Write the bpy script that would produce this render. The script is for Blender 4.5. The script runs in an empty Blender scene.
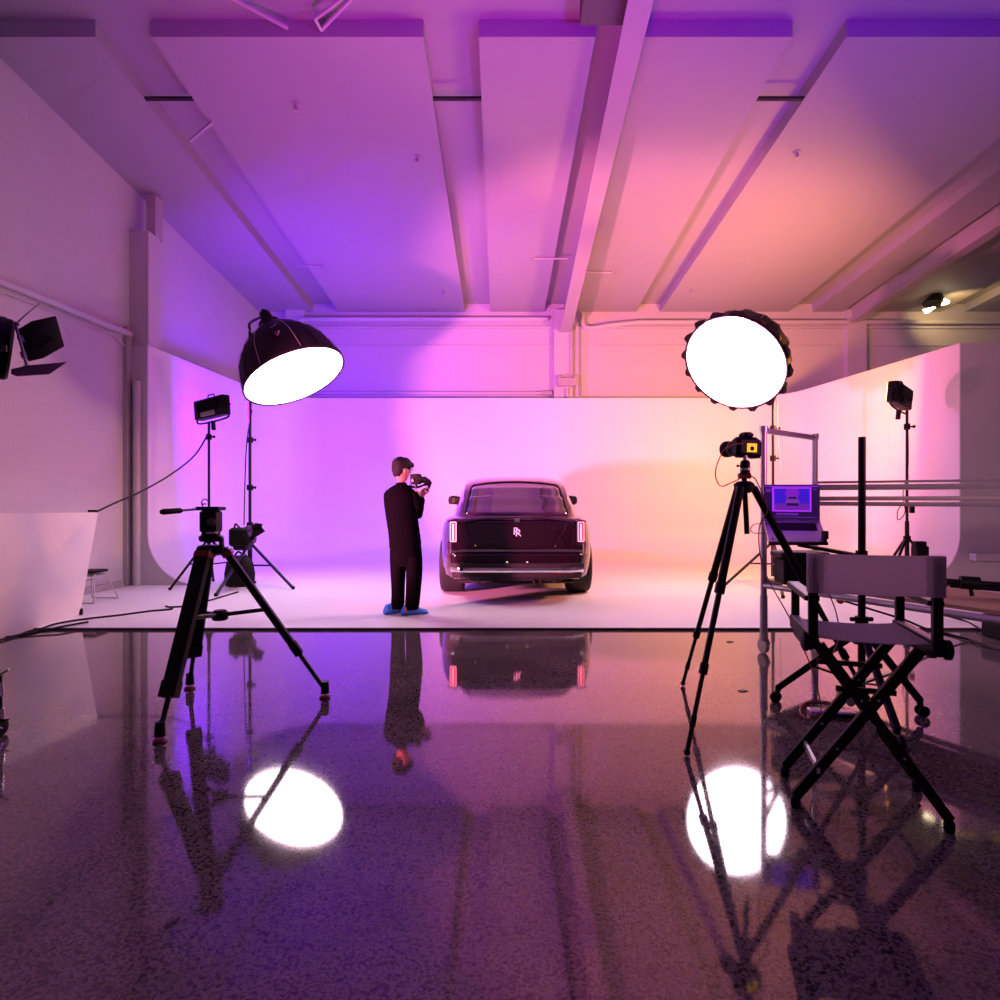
import bpy, bmesh, math, random
from mathutils import Vector, Matrix, Quaternion
V = Vector
random.seed(7)
scn = bpy.context.scene
C = bpy.context.collection
PI = math.pi

# ------------------------------------------------------------------ camera, world, lamps, exposure
HZ, FPX, EYE = 508.0, 593.0, 1.15
cd = bpy.data.cameras.new('camera'); cam = bpy.data.objects.new('camera', cd); C.objects.link(cam)
cam.location = (0, 0, EYE); cam.rotation_euler = (PI/2, 0, 0)
cd.sensor_width = 36; cd.lens = FPX/1000*36; cd.shift_y = (HZ-500)/1000.0; cd.clip_start = 0.05
scn.camera = cam
vs = scn.view_settings
vs.view_transform = 'Standard'; vs.look = 'None'; vs.gamma = 1; vs.exposure = -0.12; vs.use_curve_mapping = False
w = bpy.data.worlds.new('world'); scn.world = w; w.use_nodes = True
w.node_tree.nodes['Background'].inputs[0].default_value = (0.35, 0.08, 0.25, 1)
w.node_tree.nodes['Background'].inputs[1].default_value = 0.01
scn.cycles.max_bounces = 8; scn.cycles.diffuse_bounces = 4; scn.cycles.glossy_bounces = 4
scn.cycles.sample_clamp_indirect = 4.0; scn.cycles.caustics_reflective = False; scn.cycles.caustics_refractive = False
scn.cycles.use_denoising = True

def lamp(name, kind, loc, aim, col, watts, size=0.2, size_y=None, cone=120, blend=0.5, spread=180):
    d = bpy.data.lights.new(name, kind); d.energy = watts; d.color = col
    if kind == 'AREA':
        d.size = size; d.spread = math.radians(spread)
        if size_y: d.shape = 'RECTANGLE'; d.size_y = size_y
    if kind == 'SPOT':
        d.spot_size = math.radians(cone); d.spot_blend = blend; d.shadow_soft_size = size
    o = bpy.data.objects.new(name, d); C.objects.link(o); o.location = loc
    o.rotation_euler = (V(aim)-V(loc)).to_track_quat('-Z', 'Y').to_euler()
    return o
SOFT_COL = (1.0, 0.74, 0.84); SOFT_W = 22.0
PANEL_L = ((0.15, 0.0, 1.0), 400); PANEL_R = ((1.0, 0.35, 0.05), 400)
COLOUR_SPOTS = [  # name, place, aim, colour, watts, size, cone, blend: coloured spots without fixtures; magenta, rose and fill are added to brighten
    ('pink_lamp', (-3.65, 4.0, 0.95), (2.9, 12.4, 3.5), (1.0, 0.18, 0.38), 5600, 0.17, 60, 0.4),
    ('violet_lamp', (3.4, 0.4, 0.9), (2.3, 3.8, 6.2), (0.26, 0.0, 1.0), 2400, 0.25, 95, 0.9),
    ('magenta_fill', (4.8, 2.2, 2.0), (-5.4, 8.4, 2.4), (1.0, 0.22, 0.55), 600, 0.3, 50, 0.9),  # added fill that tints the left wall, no fixture belongs to it
    ('rose_fill', (-0.6, 3.2, 0.6), (-0.4, 8.2, 5.9), (1.0, 0.0, 0.66), 1000, 0.3, 85, 0.9),  # added unseen spot, throws magenta on the ceiling
    ('fill_lamp', (1.6, -2.0, 2.6), (7.5, 8.2, 1.5), (1.0, 0.46, 0.54), 1300, 0.3, 48, 0.8),  # added fill to lift the right end wall and the chair back
]
for nm_, loc_, aim_, col_, w_, s_, co_, bl_ in COLOUR_SPOTS: lamp(nm_, 'SPOT', loc_, aim_, col_, w_, s_, cone=co_, blend=bl_)

# ------------------------------------------------------------------ materials
def mat(name, col, rough=0.5, metal=0.0, spec=0.5, coat=0.0, emit=None, es=0.0, noise=None, bump=None, alpha=None, trans=0):
    m = bpy.data.materials.new(name); m.use_nodes = True
    nt = m.node_tree; b = nt.nodes['Principled BSDF']
    b.inputs['Base Color'].default_value = (*col, 1); b.inputs['Roughness'].default_value = rough
    b.inputs['Metallic'].default_value = metal; b.inputs['Specular IOR Level'].default_value = spec
    b.inputs['Coat Weight'].default_value = coat; b.inputs['Coat Roughness'].default_value = 0.03
    if trans: b.inputs['Transmission Weight'].default_value = trans
    if emit: b.inputs['Emission Color'].default_value = (*emit, 1); b.inputs['Emission Strength'].default_value = es
    if noise:
        sc, amt = noise
        tc = nt.nodes.new('ShaderNodeTexCoord'); n = nt.nodes.new('ShaderNodeTexNoise'); n.inputs['Scale'].default_value = sc
        n.inputs['Detail'].default_value = 4
        r = nt.nodes.new('ShaderNodeMapRange'); r.inputs['To Min'].default_value = 1-amt; r.inputs['To Max'].default_value = 1+amt
        mx = nt.nodes.new('ShaderNodeVectorMath'); mx.operation = 'SCALE'; mx.inputs[0].default_value = col
        nt.links.new(tc.outputs['Object'], n.inputs['Vector']); nt.links.new(n.outputs['Fac'], r.inputs['Value'])
        nt.links.new(r.outputs[0], mx.inputs['Scale']); nt.links.new(mx.outputs[0], b.inputs['Base Color'])
    if bump:
        sc, st = bump
        tc = nt.nodes.new('ShaderNodeTexCoord'); n = nt.nodes.new('ShaderNodeTexNoise'); n.inputs['Scale'].default_value = sc
        bp = nt.nodes.new('ShaderNodeBump'); bp.inputs['Strength'].default_value = st; bp.inputs['Distance'].default_value = 0.01
        nt.links.new(tc.outputs['Object'], n.inputs['Vector']); nt.links.new(n.outputs['Fac'], bp.inputs['Height'])
        nt.links.new(bp.outputs[0], b.inputs['Normal'])
    return m
M = {}
M['white'] = mat('white_paint', (.52, .52, .52), .6, noise=(3, .03))
M['ceil'] = mat('ceiling_paint', (.36, .36, .36), .6, noise=(3, .03))
M['cyc'] = mat('cove_paint', (.76, .76, .76), .5, noise=(1.5, .02))
M['black'] = mat('black_metal', (.004, .004, .004), .4, spec=.3, noise=(20, .2))
M['matte'] = mat('black_plastic', (.0035, .0035, .0038), .55, spec=.2, noise=(30, .2))
M['fabric'] = mat('black_fabric', (.008, .007, .007), .7, spec=.25, bump=(60, .2))
M['cloth'] = mat('black_cloth', (.0035, .003, .004), .95, spec=.0, bump=(25, .5))
M['steel'] = mat('grey_steel', (.45, .45, .46), .35, .8, noise=(8, .1))
M['alu'] = mat('aluminium_tube', (.55, .54, .56), .38, .6, noise=(8, .08))
M['chrome'] = mat('chrome', (.9, .9, .9), .07, 1.0)
M['grey_strip'] = mat('soft_grey_strip', (.36, .36, .36), .6)  # plain grey for alternate softbox ribs and one control plate
M['canvas'] = mat('canvas', (.60, .56, .56), .85, spec=.2, bump=(180, .4), noise=(6, .05))
M['wood'] = mat('plywood', (.42, .27, .15), .6, noise=(5, .25))
M['orange'] = mat('orange_cable', (.40, .07, .015), .45)
M['red'] = mat('red_accent', (.22, .012, .010), .5)
M['blue'] = mat('blue_shoe_cover', (.02, .22, .75), .35, bump=(40, 1.0))
M['skin'] = mat('skin', (.36, .17, .10), .55)
M['hair'] = mat('hair', (.003, .0025, .0025), .6, spec=.2, bump=(120, .8))
M['yellow'] = mat('yellow_screen', (.8, .5, .02), .5, emit=(1, .62, .02), es=.9)
M['ivory'] = mat('ivory_caster', (.72, .66, .50), .45)
M['glass'] = mat('clear_glass', (.8, .8, .8), .02, trans=.9)
M['diff'] = mat('lit_diffuser', (.9, .9, .9), .6, emit=SOFT_COL, es=SOFT_W)
M['vflat'] = mat('white_board', (.80, .80, .80), .6, noise=(4, .03))
M['conduit'] = mat('painted_pipe', (.52, .52, .52), .5)
M['beamdark'] = mat('steel_beam_paint', (.40, .38, .38), .5, noise=(4, .06))
M['gap'] = mat('dark_gap', (.015, .015, .015), .7)
M['silver'] = mat('silver_shell', (.74, .74, .76), .26, 1.0)
M['darksteel'] = mat('dark_steel', (.10, .09, .09), .5)
M['redtag'] = mat('red_tag', (.65, .03, .02), .4)
M['gold'] = mat('sensor_gold', (.8, .5, .05), .4, emit=(1, .6, .05), es=.6)

def canvas():
    m = M['canvas']; nt = m.node_tree; b = nt.nodes['Principled BSDF']; o = nt.nodes['Material Output']
    t = nt.nodes.new('ShaderNodeBsdfTranslucent'); t.inputs[0].default_value = (.75, .62, .70, 1); x = nt.nodes.new('ShaderNodeMixShader'); x.inputs[0].default_value = .6
    nt.links.new(b.outputs[0], x.inputs[1]); nt.links.new(t.outputs[0], x.inputs[2]); nt.links.new(x.outputs[0], o.inputs['Surface'])
canvas()
# polished concrete
def concrete():
    m = bpy.data.materials.new('polished_concrete'); m.use_nodes = True; nt = m.node_tree; L = nt.links
    b = nt.nodes['Principled BSDF']; tc = nt.nodes.new('ShaderNodeTexCoord')
    def noise(s, d=3, r=.5):
        n = nt.nodes.new('ShaderNodeTexNoise'); n.inputs['Scale'].default_value = s; n.inputs['Detail'].default_value = d
        n.inputs['Roughness'].default_value = r
        L.new(tc.outputs['Object'], n.inputs['Vector']); return n
    def ramp(src, a, c0, bb, c1):
        r = nt.nodes.new('ShaderNodeValToRGB'); r.color_ramp.elements[0].position = a; r.color_ramp.elements[1].position = bb
        r.color_ramp.elements[0].color = (*c0, 1); r.color_ramp.elements[1].color = (*c1, 1); L.new(src, r.inputs[0]); return r
    v = nt.nodes.new('ShaderNodeTexVoronoi'); v.inputs['Scale'].default_value = 95; L.new(tc.outputs['Object'], v.inputs['Vector'])
    big = noise(1.3, 6, .6); fine = noise(110, 2); mid = noise(95, 3, .6)
    base = ramp(big.outputs['Fac'], .3, (.12, .095, .09), .7, (.20, .165, .155))
    sp = ramp(mid.outputs['Fac'], .40, (.25, .23, .24), .50, (1, 1, 1))
    cell = nt.nodes.new('ShaderNodeSeparateColor'); L.new(v.outputs['Color'], cell.inputs[0])
    ag = ramp(cell.outputs[0], .16, (.22, .2, .22), .24, (1, 1, 1))
    m1 = nt.nodes.new('ShaderNodeMix'); m1.data_type = 'RGBA'; m1.blend_type = 'MULTIPLY'; m1.inputs[0].default_value = .9
    L.new(base.outputs[0], m1.inputs[6]); L.new(sp.outputs[0], m1.inputs[7])
    m2 = nt.nodes.new('ShaderNodeMix'); m2.data_type = 'RGBA'; m2.blend_type = 'MULTIPLY'; m2.inputs[0].default_value = .85
    L.new(m1.outputs[2], m2.inputs[6]); L.new(ag.outputs[0], m2.inputs[7])
    L.new(m2.outputs[2], b.inputs['Base Color'])
    rr = ramp(big.outputs['Fac'], .3, (.03,)*3, .75, (.075,)*3); L.new(rr.outputs[0], b.inputs['Roughness'])
    b.inputs['Specular IOR Level'].default_value = 1.0
    bp = nt.nodes.new('ShaderNodeBump'); bp.inputs['Strength'].default_value = .03; bp.inputs['Distance'].default_value = .0004
    L.new(mid.outputs['Fac'], bp.inputs['Height']); L.new(bp.outputs[0], b.inputs['Normal'])
    return m
M['concrete'] = concrete()
def blocks():
    m = bpy.data.materials.new('painted_block'); m.use_nodes = True; nt = m.node_tree; L = nt.links
    b = nt.nodes['Principled BSDF']; b.inputs['Roughness'].default_value = .65
    tc = nt.nodes.new('ShaderNodeTexCoord'); sx = nt.nodes.new('ShaderNodeSeparateXYZ'); cx = nt.nodes.new('ShaderNodeCombineXYZ')
    L.new(tc.outputs['Object'], sx.inputs[0]); ad = nt.nodes.new('ShaderNodeMath'); ad.operation = 'ADD'
    L.new(sx.outputs['X'], ad.inputs[0]); L.new(sx.outputs['Y'], ad.inputs[1])
    L.new(ad.outputs[0], cx.inputs['X']); L.new(sx.outputs['Z'], cx.inputs['Y'])
    br = nt.nodes.new('ShaderNodeTexBrick'); L.new(cx.outputs[0], br.inputs['Vector'])
    br.inputs['Scale'].default_value = 1.0; br.inputs['Brick Width'].default_value = .40; br.inputs['Row Height'].default_value = .20
    br.inputs['Mortar Size'].default_value = .006; br.inputs['Mortar Smooth'].default_value = .4
    br.inputs['Color1'].default_value = (.55, .55, .55, 1); br.inputs['Color2'].default_value = (.53, .53, .53, 1); br.inputs['Mortar'].default_value = (.51, .51, .51, 1)
    L.new(br.outputs['Color'], b.inputs['Base Color'])
    bp = nt.nodes.new('ShaderNodeBump'); bp.inputs['Strength'].default_value = .25; bp.inputs['Distance'].default_value = .003; bp.invert = True
    L.new(br.outputs['Fac'], bp.inputs['Height']); L.new(bp.outputs[0], b.inputs['Normal'])
    return m
M['block'] = blocks()
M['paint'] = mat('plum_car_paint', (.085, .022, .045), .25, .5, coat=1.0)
M['paint_dark_refl'] = mat('plum_paint_dark_reflection', (.010, .003, .007), .10, .0, coat=1.0)  # same plum paint, darkened to stand in for the dark studio's reflection
M['carglass'] = mat('tinted_car_glass', (.03, .015, .03), .04, .0, spec=1.0, coat=1.0)
M['tyre'] = mat('tyre_rubber', (.012, .012, .012), .75)
M['tail'] = mat('tail_lamp', (.6, .02, .05), .3, emit=(1, .02, .07), es=.8)
M['tailw'] = mat('tail_lamp_core', (1, .8, .8), .3, emit=(1, .32, .40), es=1.1)

# ------------------------------------------------------------------ mesh helpers
def P(px, py, Y): return V(((px-500)/FPX*Y, Y, EYE+(HZ-py)/FPX*Y))
def FL(px, py, z=0.0):                          # floor point seen at that pixel
    Y = FPX*(EYE-z)/(py-HZ); return V(((px-500)/FPX*Y, Y, z))
def world_of(o):
    m = o.matrix_basis.copy()
    while o.parent: o = o.parent; m = o.matrix_basis @ m
    return m
def frame_of(d):
    d = V(d).normalized(); a = V((0, 0, 1)) if abs(d.z) < .95 else V((1, 0, 0))
    u = a.cross(d).normalized(); return u, d.cross(u), d
def crom(pts, n=8, closed=False):
    pts = [V(p) for p in pts]; out = []; N = len(pts)
    for i in range(N-1):
        p0 = pts[max(i-1, 0)]; p1 = pts[i]; p2 = pts[i+1]; p3 = pts[min(i+2, N-1)]
        for k in range(n):
            t = k/n; t2 = t*t; t3 = t2*t
            out.append(.5*((2*p1)+(p2-p0)*t+(2*p0-5*p1+4*p2-p3)*t2+(3*p1-p0-3*p2+p3)*t3))
    out.append(pts[-1]); return out
class MB:
    def __init__(s): s.v = []; s.f = []
    def add(s, vs, fs):
        k = len(s.v); s.v += [V(p) for p in vs]; s.f += [tuple(i+k for i in f) for f in fs]; return s
    def hull8(s, b, t):                          # 4 bottom + 4 top points
        return s.add(list(b)+list(t), [(3, 2, 1, 0), (4, 5, 6, 7), (0, 1, 5, 4), (1, 2, 6, 5), (2, 3, 7, 6), (3, 0, 4, 7)])
    def box(s, c, size, rot=None, bev=0):
        hx, hy, hz = [a/2 for a in size]; R = rot.to_3x3() if rot else Matrix.Identity(3); c = V(c)
        bev = min(bev, hx*.9, hy*.9, hz*.9)
        if bev <= 0:
            q = [(-hx, -hy), (hx, -hy), (hx, hy), (-hx, hy)]
            return s.hull8([c+R@V((a, b, -hz)) for a, b in q], [c+R@V((a, b, hz)) for a, b in q])
        rings = []
        for zz, ins in ((-hz, bev), (-hz+bev, 0), (hz-bev, 0), (hz, bev)):
            X, Y = hx-ins, hy-ins; k = bev if ins == 0 else bev*.6
            rings.append([c+R@V((a, b, zz)) for a, b in ((-X+k, -Y), (X-k, -Y), (X, -Y+k), (X, Y-k), (X-k, Y), (-X+k, Y), (-X, Y-k), (-X, -Y+k))])
        return s.loft(rings, cap=True)
    def loft(s, rings, cap=True, closed=True):
        n = len(rings[0]); vs = [p for r in rings for p in r]; fs = []
        for i in range(len(rings)-1):
            for j in range(n if closed else n-1):
                a = i*n+j; b = i*n+(j+1) % n; fs.append((a, b, b+n, a+n))
        if cap: fs.append(tuple(reversed(range(n)))); fs.append(tuple(range((len(rings)-1)*n, len(rings)*n)))
        return s.add(vs, fs)
    def tube(s, a, b, r0, r1=None, n=12):
        a = V(a); b = V(b); r1 = r0 if r1 is None else r1; u, w_, d = frame_of(b-a)
        return s.loft([[p+(u*math.cos(2*PI*k/n)+w_*math.sin(2*PI*k/n))*r for k in range(n)] for p, r in ((a, r0), (b, r1))])
    def bar(s, a, b, wd, th, up=(0, 0, 1)):      # rectangular bar, wd across, th along up
        a = V(a); b = V(b); d = (b-a).normalized(); u = d.cross(V(up)).normalized(); t = u.cross(d)
        q = [u*wd/2+t*th/2, -u*wd/2+t*th/2, -u*wd/2-t*th/2, u*wd/2-t*th/2]
        return s.hull8([a+k for k in q], [b+k for k in q])
    def path(s, pts, r, n=8, smooth=6):
        p = crom(pts, smooth) if smooth else [V(q) for q in pts]; rings = []; u = None
        for i, q in enumerate(p):
            d = (p[min(i+1, len(p)-1)]-p[max(i-1, 0)]).normalized()
            if u is None: u, w_, _ = frame_of(d)
            u = (u-d*u.dot(d)).normalized(); w_ = d.cross(u)
            rings.append([q+(u*math.cos(2*PI*k/n)+w_*math.sin(2*PI*k/n))*r for k in range(n)])
        return s.loft(rings)
    def lathe(s, o, axis, prof, n=20, cap=True):  # prof: (radius, distance along axis)
        o = V(o); u, w_, d = frame_of(axis)
        return s.loft([[o+d*h+(u*math.cos(2*PI*k/n)+w_*math.sin(2*PI*k/n))*max(r, 1e-4) for k in range(n)] for r, h in prof], cap)
    def prism(s, poly, ext):                     # poly: 3-D points of a flat outline
        poly = [V(p) for p in poly]; ext = V(ext); n = len(poly)
        return s.loft([poly, [p+ext for p in poly]])
    def ball(s, c, r, n=12, sc=(1, 1, 1)):
        c = V(c); rings = []
        for i in range(1, n//2*1+1):
            a = -PI/2+PI*i/(n//2+1)
            rings.append([c+V((math.cos(a)*math.cos(2*PI*k/n)*r*sc[0], math.cos(a)*math.sin(2*PI*k/n)*r*sc[1], math.sin(a)*r*sc[2])) for k in range(n)])
        b0 = len(s.v); s.loft(rings, True); return s
    def build(s, name, m, parent=None, smooth=True, **props):
        me = bpy.data.meshes.new(name)
        inv = world_of(parent).inverted() if parent else Matrix.Identity(4)
        me.from_pydata([inv@p for p in s.v], [], s.f); me.update()
        bm = bmesh.new(); bm.from_mesh(me); bmesh.ops.remove_doubles(bm, verts=bm.verts, dist=1e-5)
        bmesh.ops.recalc_face_normals(bm, faces=bm.faces)
        bm.to_mesh(me); bm.free()
        if smooth:
            for p in me.polygons: p.use_smooth = True
            me.set_sharp_from_angle(angle=math.radians(35))
        me.materials.append(M[m] if isinstance(m, str) else m)
        o = bpy.data.objects.new(name, me); C.objects.link(o)
        if parent: o.parent = parent
        for k, v_ in props.items(): o[k] = v_
        return o
def thing(name, label, cat, loc=(0, 0, 0), group=None):
    o = bpy.data.objects.new(name, None); C.objects.link(o); o.location = loc; o.empty_display_size = .1
    o['label'] = label; o['category'] = cat
    if group: o['group'] = group
    return o
def tag(o, label, cat, group=None):
    o['label'] = label; o['category'] = cat
    if group: o['group'] = group
    return o
def struct(name, mb, m, smooth=False): return mb.build(name, m, None, smooth, kind='structure')
def bake(o):                                     # apply modifiers in place
    dg = bpy.context.evaluated_depsgraph_get(); dg.update()
    me = bpy.data.meshes.new_from_object(o.evaluated_get(dg)); o.modifiers.clear(); o.data = me; return o
def skin_mesh(name, joints, edges, m, parent=None, sub=2, root=0, flat=None):
    inv = world_of(parent).inverted() if parent else Matrix.Identity(4)
    me = bpy.data.meshes.new(name); me.from_pydata([inv@V(j[0]) for j in joints], edges, []); o = bpy.data.objects.new(name, me); C.objects.link(o)
    if parent: o.parent = parent
    md = o.modifiers.new('skin', 'SKIN'); md.use_smooth_shade = True; md.branch_smoothing = .4
    for i, j in enumerate(joints):
        r = j[1]; o.data.skin_vertices[0].data[i].radius = (r, r) if not isinstance(r, tuple) else r
        o.data.skin_vertices[0].data[i].use_root = (i == root)
    s_ = o.modifiers.new('sub', 'SUBSURF'); s_.levels = sub; s_.render_levels = sub
    bake(o); o.data.materials.clear(); o.data.materials.append(M[m])
    for p in o.data.polygons: p.use_smooth = True
    return o
def text_mesh(txt, size, depth, name, m, parent, mw):   # lettering as a mesh, matrix mw places it
    cu = bpy.data.curves.new(name, 'FONT'); cu.body = txt; cu.size = size; cu.extrude = depth; cu.align_x = 'CENTER'; cu.align_y = 'CENTER'
    t = bpy.data.objects.new(name+'_tmp', cu); C.objects.link(t)
    dg = bpy.context.evaluated_depsgraph_get(); dg.update(); me = bpy.data.meshes.new_from_object(t.evaluated_get(dg))
    bpy.data.objects.remove(t); me.transform((world_of(parent).inverted() if parent else Matrix.Identity(4))@mw)
    me.materials.clear(); me.materials.append(M[m]); o = bpy.data.objects.new(name, me); C.objects.link(o); o.parent = parent; return o

# ------------------------------------------------------------------ the room
def zc(Y): return 6.50-.0685*Y                   # underside of the ceiling panels
XL, XR, YB, YF = -5.45, 13.0, 13.4, -4.0
struct('floor', MB().box(((XL+XR)/2, (YB+YF)/2, -.1), (XR-XL, YB-YF, .2)), 'concrete')
struct('floor_cove', MB().box(((XL+XR)/2+.01, (5.60+YB)/2, .009), (XR-XL-.02, YB-5.60, .022)), 'cyc')
struct('trim_floor_edge', MB().box(((XL+XR)/2, 5.585, .009), (XR-XL-.02, .03, .022)), 'gap')
struct('wall_left', MB().box((XL-.1, (YB+YF)/2, 3.3), (.2, YB-YF, 6.9)), 'block')
struct('wall_back', MB().box(((XL+XR)/2, YB+.1, 3.3), (XR-XL+.4, .2, 6.9)), 'white')
struct('wall_right', MB().box((XR+.1, (YB+YF)/2, 3.3), (.2, YB-YF, 6.9)), 'block')
struct('wall_front', MB().box(((XL+XR)/2, YF-.1, 3.3), (XR-XL+.4, .2, 6.9)), 'white')
def slab(x0, x1, y0, y1, dz0, dz1):
    q = [(x0, y0), (x1, y0), (x1, y1), (x0, y1)]
    return MB().hull8([V((x, y, zc(y)+dz0)) for x, y in q], [V((x, y, zc(y)+dz1)) for x, y in q])
struct('ceiling', slab(XL, XR, YF, YB, .18, .30), 'ceil')
PANELS = [(-5.45, -4.23), (-3.65, -.80), (-.22, 1.0), (1.50, 3.06), (3.62, 6.50), (7.05, 7.72), (8.1, 9.95), (10.5, 13.0)]
n = 1
for a, b in PANELS:
    struct('ceiling_panel_%d' % n if n > 1 else 'ceiling_panel', slab(a, b, 6.2, YB-.01, 0, .178), 'ceil'); n += 1
# crossbars in the channels
k = 1
for a, b in ((-4.23, -3.65), (-.80, -.22), (3.06, 3.62), (6.5, 7.05)):
    struct('trim_%d' % k, slab(a, b, 7.05, 7.09, .0, .03), 'gap'); k += 1
# small screws along the channel edges
# main steel beam over the car
def ibeam(A, B, wd, name, ztop):
    A = V(A); B = V(B); m = MB(); t = V((wd/2, 0, 0))
    def seg(x0, x1, z0, z1, top=False):
        q0 = [A+V((x0, 0, z0)), A+V((x1, 0, z0)), B+V((x1, 0, z0)), B+V((x0, 0, z0))]
        q1 = [V((p.x, p.y, ztop(p.y))) if top else p+V((0, 0, z1-z0)) for p in q0]
        m.hull8(q0, q1)
    seg(-wd/2, wd/2, 0, .025); seg(-.02, .02, .025, .3, True)
    return struct(name, m, 'beamdark')
dirx = (1.35-1.20)/7.4
ibeam((1.33-dirx*9.8, -4+.0, 5.86+.107*9.8), (1.47, 13.38, 5.07), .24, 'trim_5', lambda y: zc(y)+.18)
ibeam((7.90, -4, zc(-4)-.30), (7.90, 13.38, zc(13.38)-.30), .22, 'trim_6', lambda y: zc(y)+.18)
struct('trim_7', slab(.80, 1.32, 5.35, 5.95, -.10, .18), 'darksteel')
# back wall: pilasters, pipe, ledge
k = 8
def tr(mb, m='white', s=False):
    global k
    struct('trim_%d' % k, mb, m, s); k += 1
tr(MB().box((1.42, YB-.06, 2.8), (.42, .12, 5.6)))
tr(MB().box((8.0, YB-.06, 2.8), (.42, .12, 5.6)))
tr(MB().box((-4.6, YB-.06, 2.8), (.42, .12, 5.6)))
tr(MB().box((3.8, YB-.025, 5.22), (18.2, .05, .05)), 'white')
tr(MB().box((3.8, YB-.012, 4.82), (18.2, .024, .02)), 'white')
# left wall: column, baseboard
tr(MB().box((XL+.14, 8.86, 2.615), (.28, .28, 5.23)))
tr(MB().box((XL+.22, 8.98, 5.54), (.14, .20, .62)), 'beamdark')
tr(MB().box((XL+.03, 6.9, .06), (.06, 3.2, .10)), 'beamdark')
tr(MB().tube((XL+.16, 8.64, .02), (XL+.16, 8.64, 3.0), .05), 'conduit', True)
tr(MB().box((XL+.03, 8.63, 1.9), (.06, .12, 3.76)), 'beamdark')

def conduit(pts, r, label, cat='pipe', name='conduit', m='conduit', group=None, straps=0):
    t = MB().path(pts, r, 10, 0)
    for a, b in zip(pts[:-1], pts[1:]):
        pass
    return tag(t.build(name, m), label, cat, group)
# conduits along left wall
conduit([(XL+.05, 3.2, 3.48), (XL+.05, 8.66, 3.69)], .045, 'painted pipe running along the left block wall above the barn door lamp')
tag(MB().path([(XL+.04, 3.2, 3.38), (XL+.04, 8.3, 3.57), (XL+.04, 8.55, 3.48)], .012, 6, 0).build('wall_cable', 'conduit'), 'thin cable running just under the pipe on the left wall', 'cable')
conduit([(XL+.06, 9.05, 3.66), (XL+.06, 12.9, 3.74)], .035, 'pale pipe on the left wall behind the column above the cove', )
# back wall pipes
yb = YB-.12
conduit([(P(300, 319, yb)), (P(548, 319, yb))], .05, 'thick pale pipe under the ceiling at the back wall, left of the steel beam')
conduit(crom([P(583, 314, yb), P(583, 324, yb), P(590, 328, yb), P(610, 325, yb), P(640, 322, yb)], 4)+[P(1000, 322, yb)], .05, 'thick pale back wall pipe curving down right of the steel beam')
conduit([P(280, 393, yb), P(546, 393, yb)], .035, 'pinkish horizontal pipe on the back wall just above the cove')
tag(MB().tube(P(541, 393, yb), P(552, 393, yb), .055).build('pipe_coupling', 'beamdark'), 'stubby coupling on the end of the horizontal pipe above the cove', 'coupling')
yp = YB-.16
conduit([P(577, 322, yp), P(577, 398, yp)], .03, 'pink vertical pipe down the right side of the back wall pilaster')
jb = thing('junction_box', 'wide electrical box on the back wall pilaster below the steel beam', 'box', P(567, 386, yp))
MB().box(P(567, 382, yp), (.42, .10, .19), bev=.01).build('cover', 'beamdark', jb)
for dx in (-8, 8): MB().lathe(P(567+dx, 377, yp)+V((0, .03, 0)), (0, -1, 0), [(.04, 0), (.04, .1), (.02, .12)], 12).build('knob', 'beamdark', jb)
MB().path([P(571, 334, yp), P(571, 372, yp), P(566, 376, yp)], .014, 8, 0).build('conduit_riser', 'conduit', jb)
MB().path([P(567, 388, yp), P(567, 398, yp)], .03, 8, 0).build('conduit_drop', 'conduit', jb)
# sprinkler heads
for i, (px, py, lab) in enumerate([(296, 104, 'small sprinkler head on the ceiling, leftmost near the front'), (417, 157, 'small sprinkler head on the ceiling just left of the middle channel'),
        (797, 152, 'small sprinkler head on the ceiling right of the right-hand channel'), (322, 265, 'small sprinkler head on the violet ceiling above the left softbox'),
        (533, 257, 'small sprinkler head on the ceiling left of the steel beam, joined by a thin pipe'), (613, 271, 'small sprinkler head on the ceiling right of the steel beam, joined by a thin pipe'),
        (693, 289, 'small sprinkler head on the ceiling above the right softbox'), (444, 290, 'small sprinkler head on the ceiling by the back wall')]):
    Y = 3173/(548.6-py); p = V(((px-500)/FPX*Y, Y, zc(Y)))
    t = thing('ceiling_sprinkler', lab, 'sprinkler', p, 'ceiling sprinkler heads')
    MB().lathe(p+V((0, 0, .005)), (0, 0, -1), [(.05, 0), (.05, .012), (.02, .02), (.02, .07), (.0, .07)], 12).build('body', 'beamdark', t)
    MB().lathe(p+V((0, 0, -.08)), (0, 0, -1), [(.035, 0), (.035, .006)], 12).build('deflector', 'beamdark', t)
    MB().tube(p+V((-.012, 0, -.06)), p+V((-.02, 0, -.085)), .004).tube(p+V((.012, 0, -.06)), p+V((.02, 0, -.085)), .004).build('frame_arm', 'beamdark', t)
def cpt(px, py, d=.03):
    Y = 3173/(548.6-py); return V(((px-500)/FPX*Y, Y, zc(Y)-d))
tag(MB().path([cpt(298, 264), cpt(324, 265)], .012, 8, 0).build('sprinkler_pipe', 'conduit'), 'thin pipe on the violet ceiling above the left softbox', 'pipe')
tag(MB().path([cpt(533, 257), cpt(568, 257)], .014, 8, 0).build('sprinkler_pipe', 'conduit'), 'thin ceiling pipe reaching left from the steel beam', 'pipe')
tag(MB().path([cpt(576, 270), cpt(613, 271)], .014, 8, 0).build('sprinkler_pipe', 'conduit'), 'thin ceiling pipe reaching right from the steel beam', 'pipe')
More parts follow.
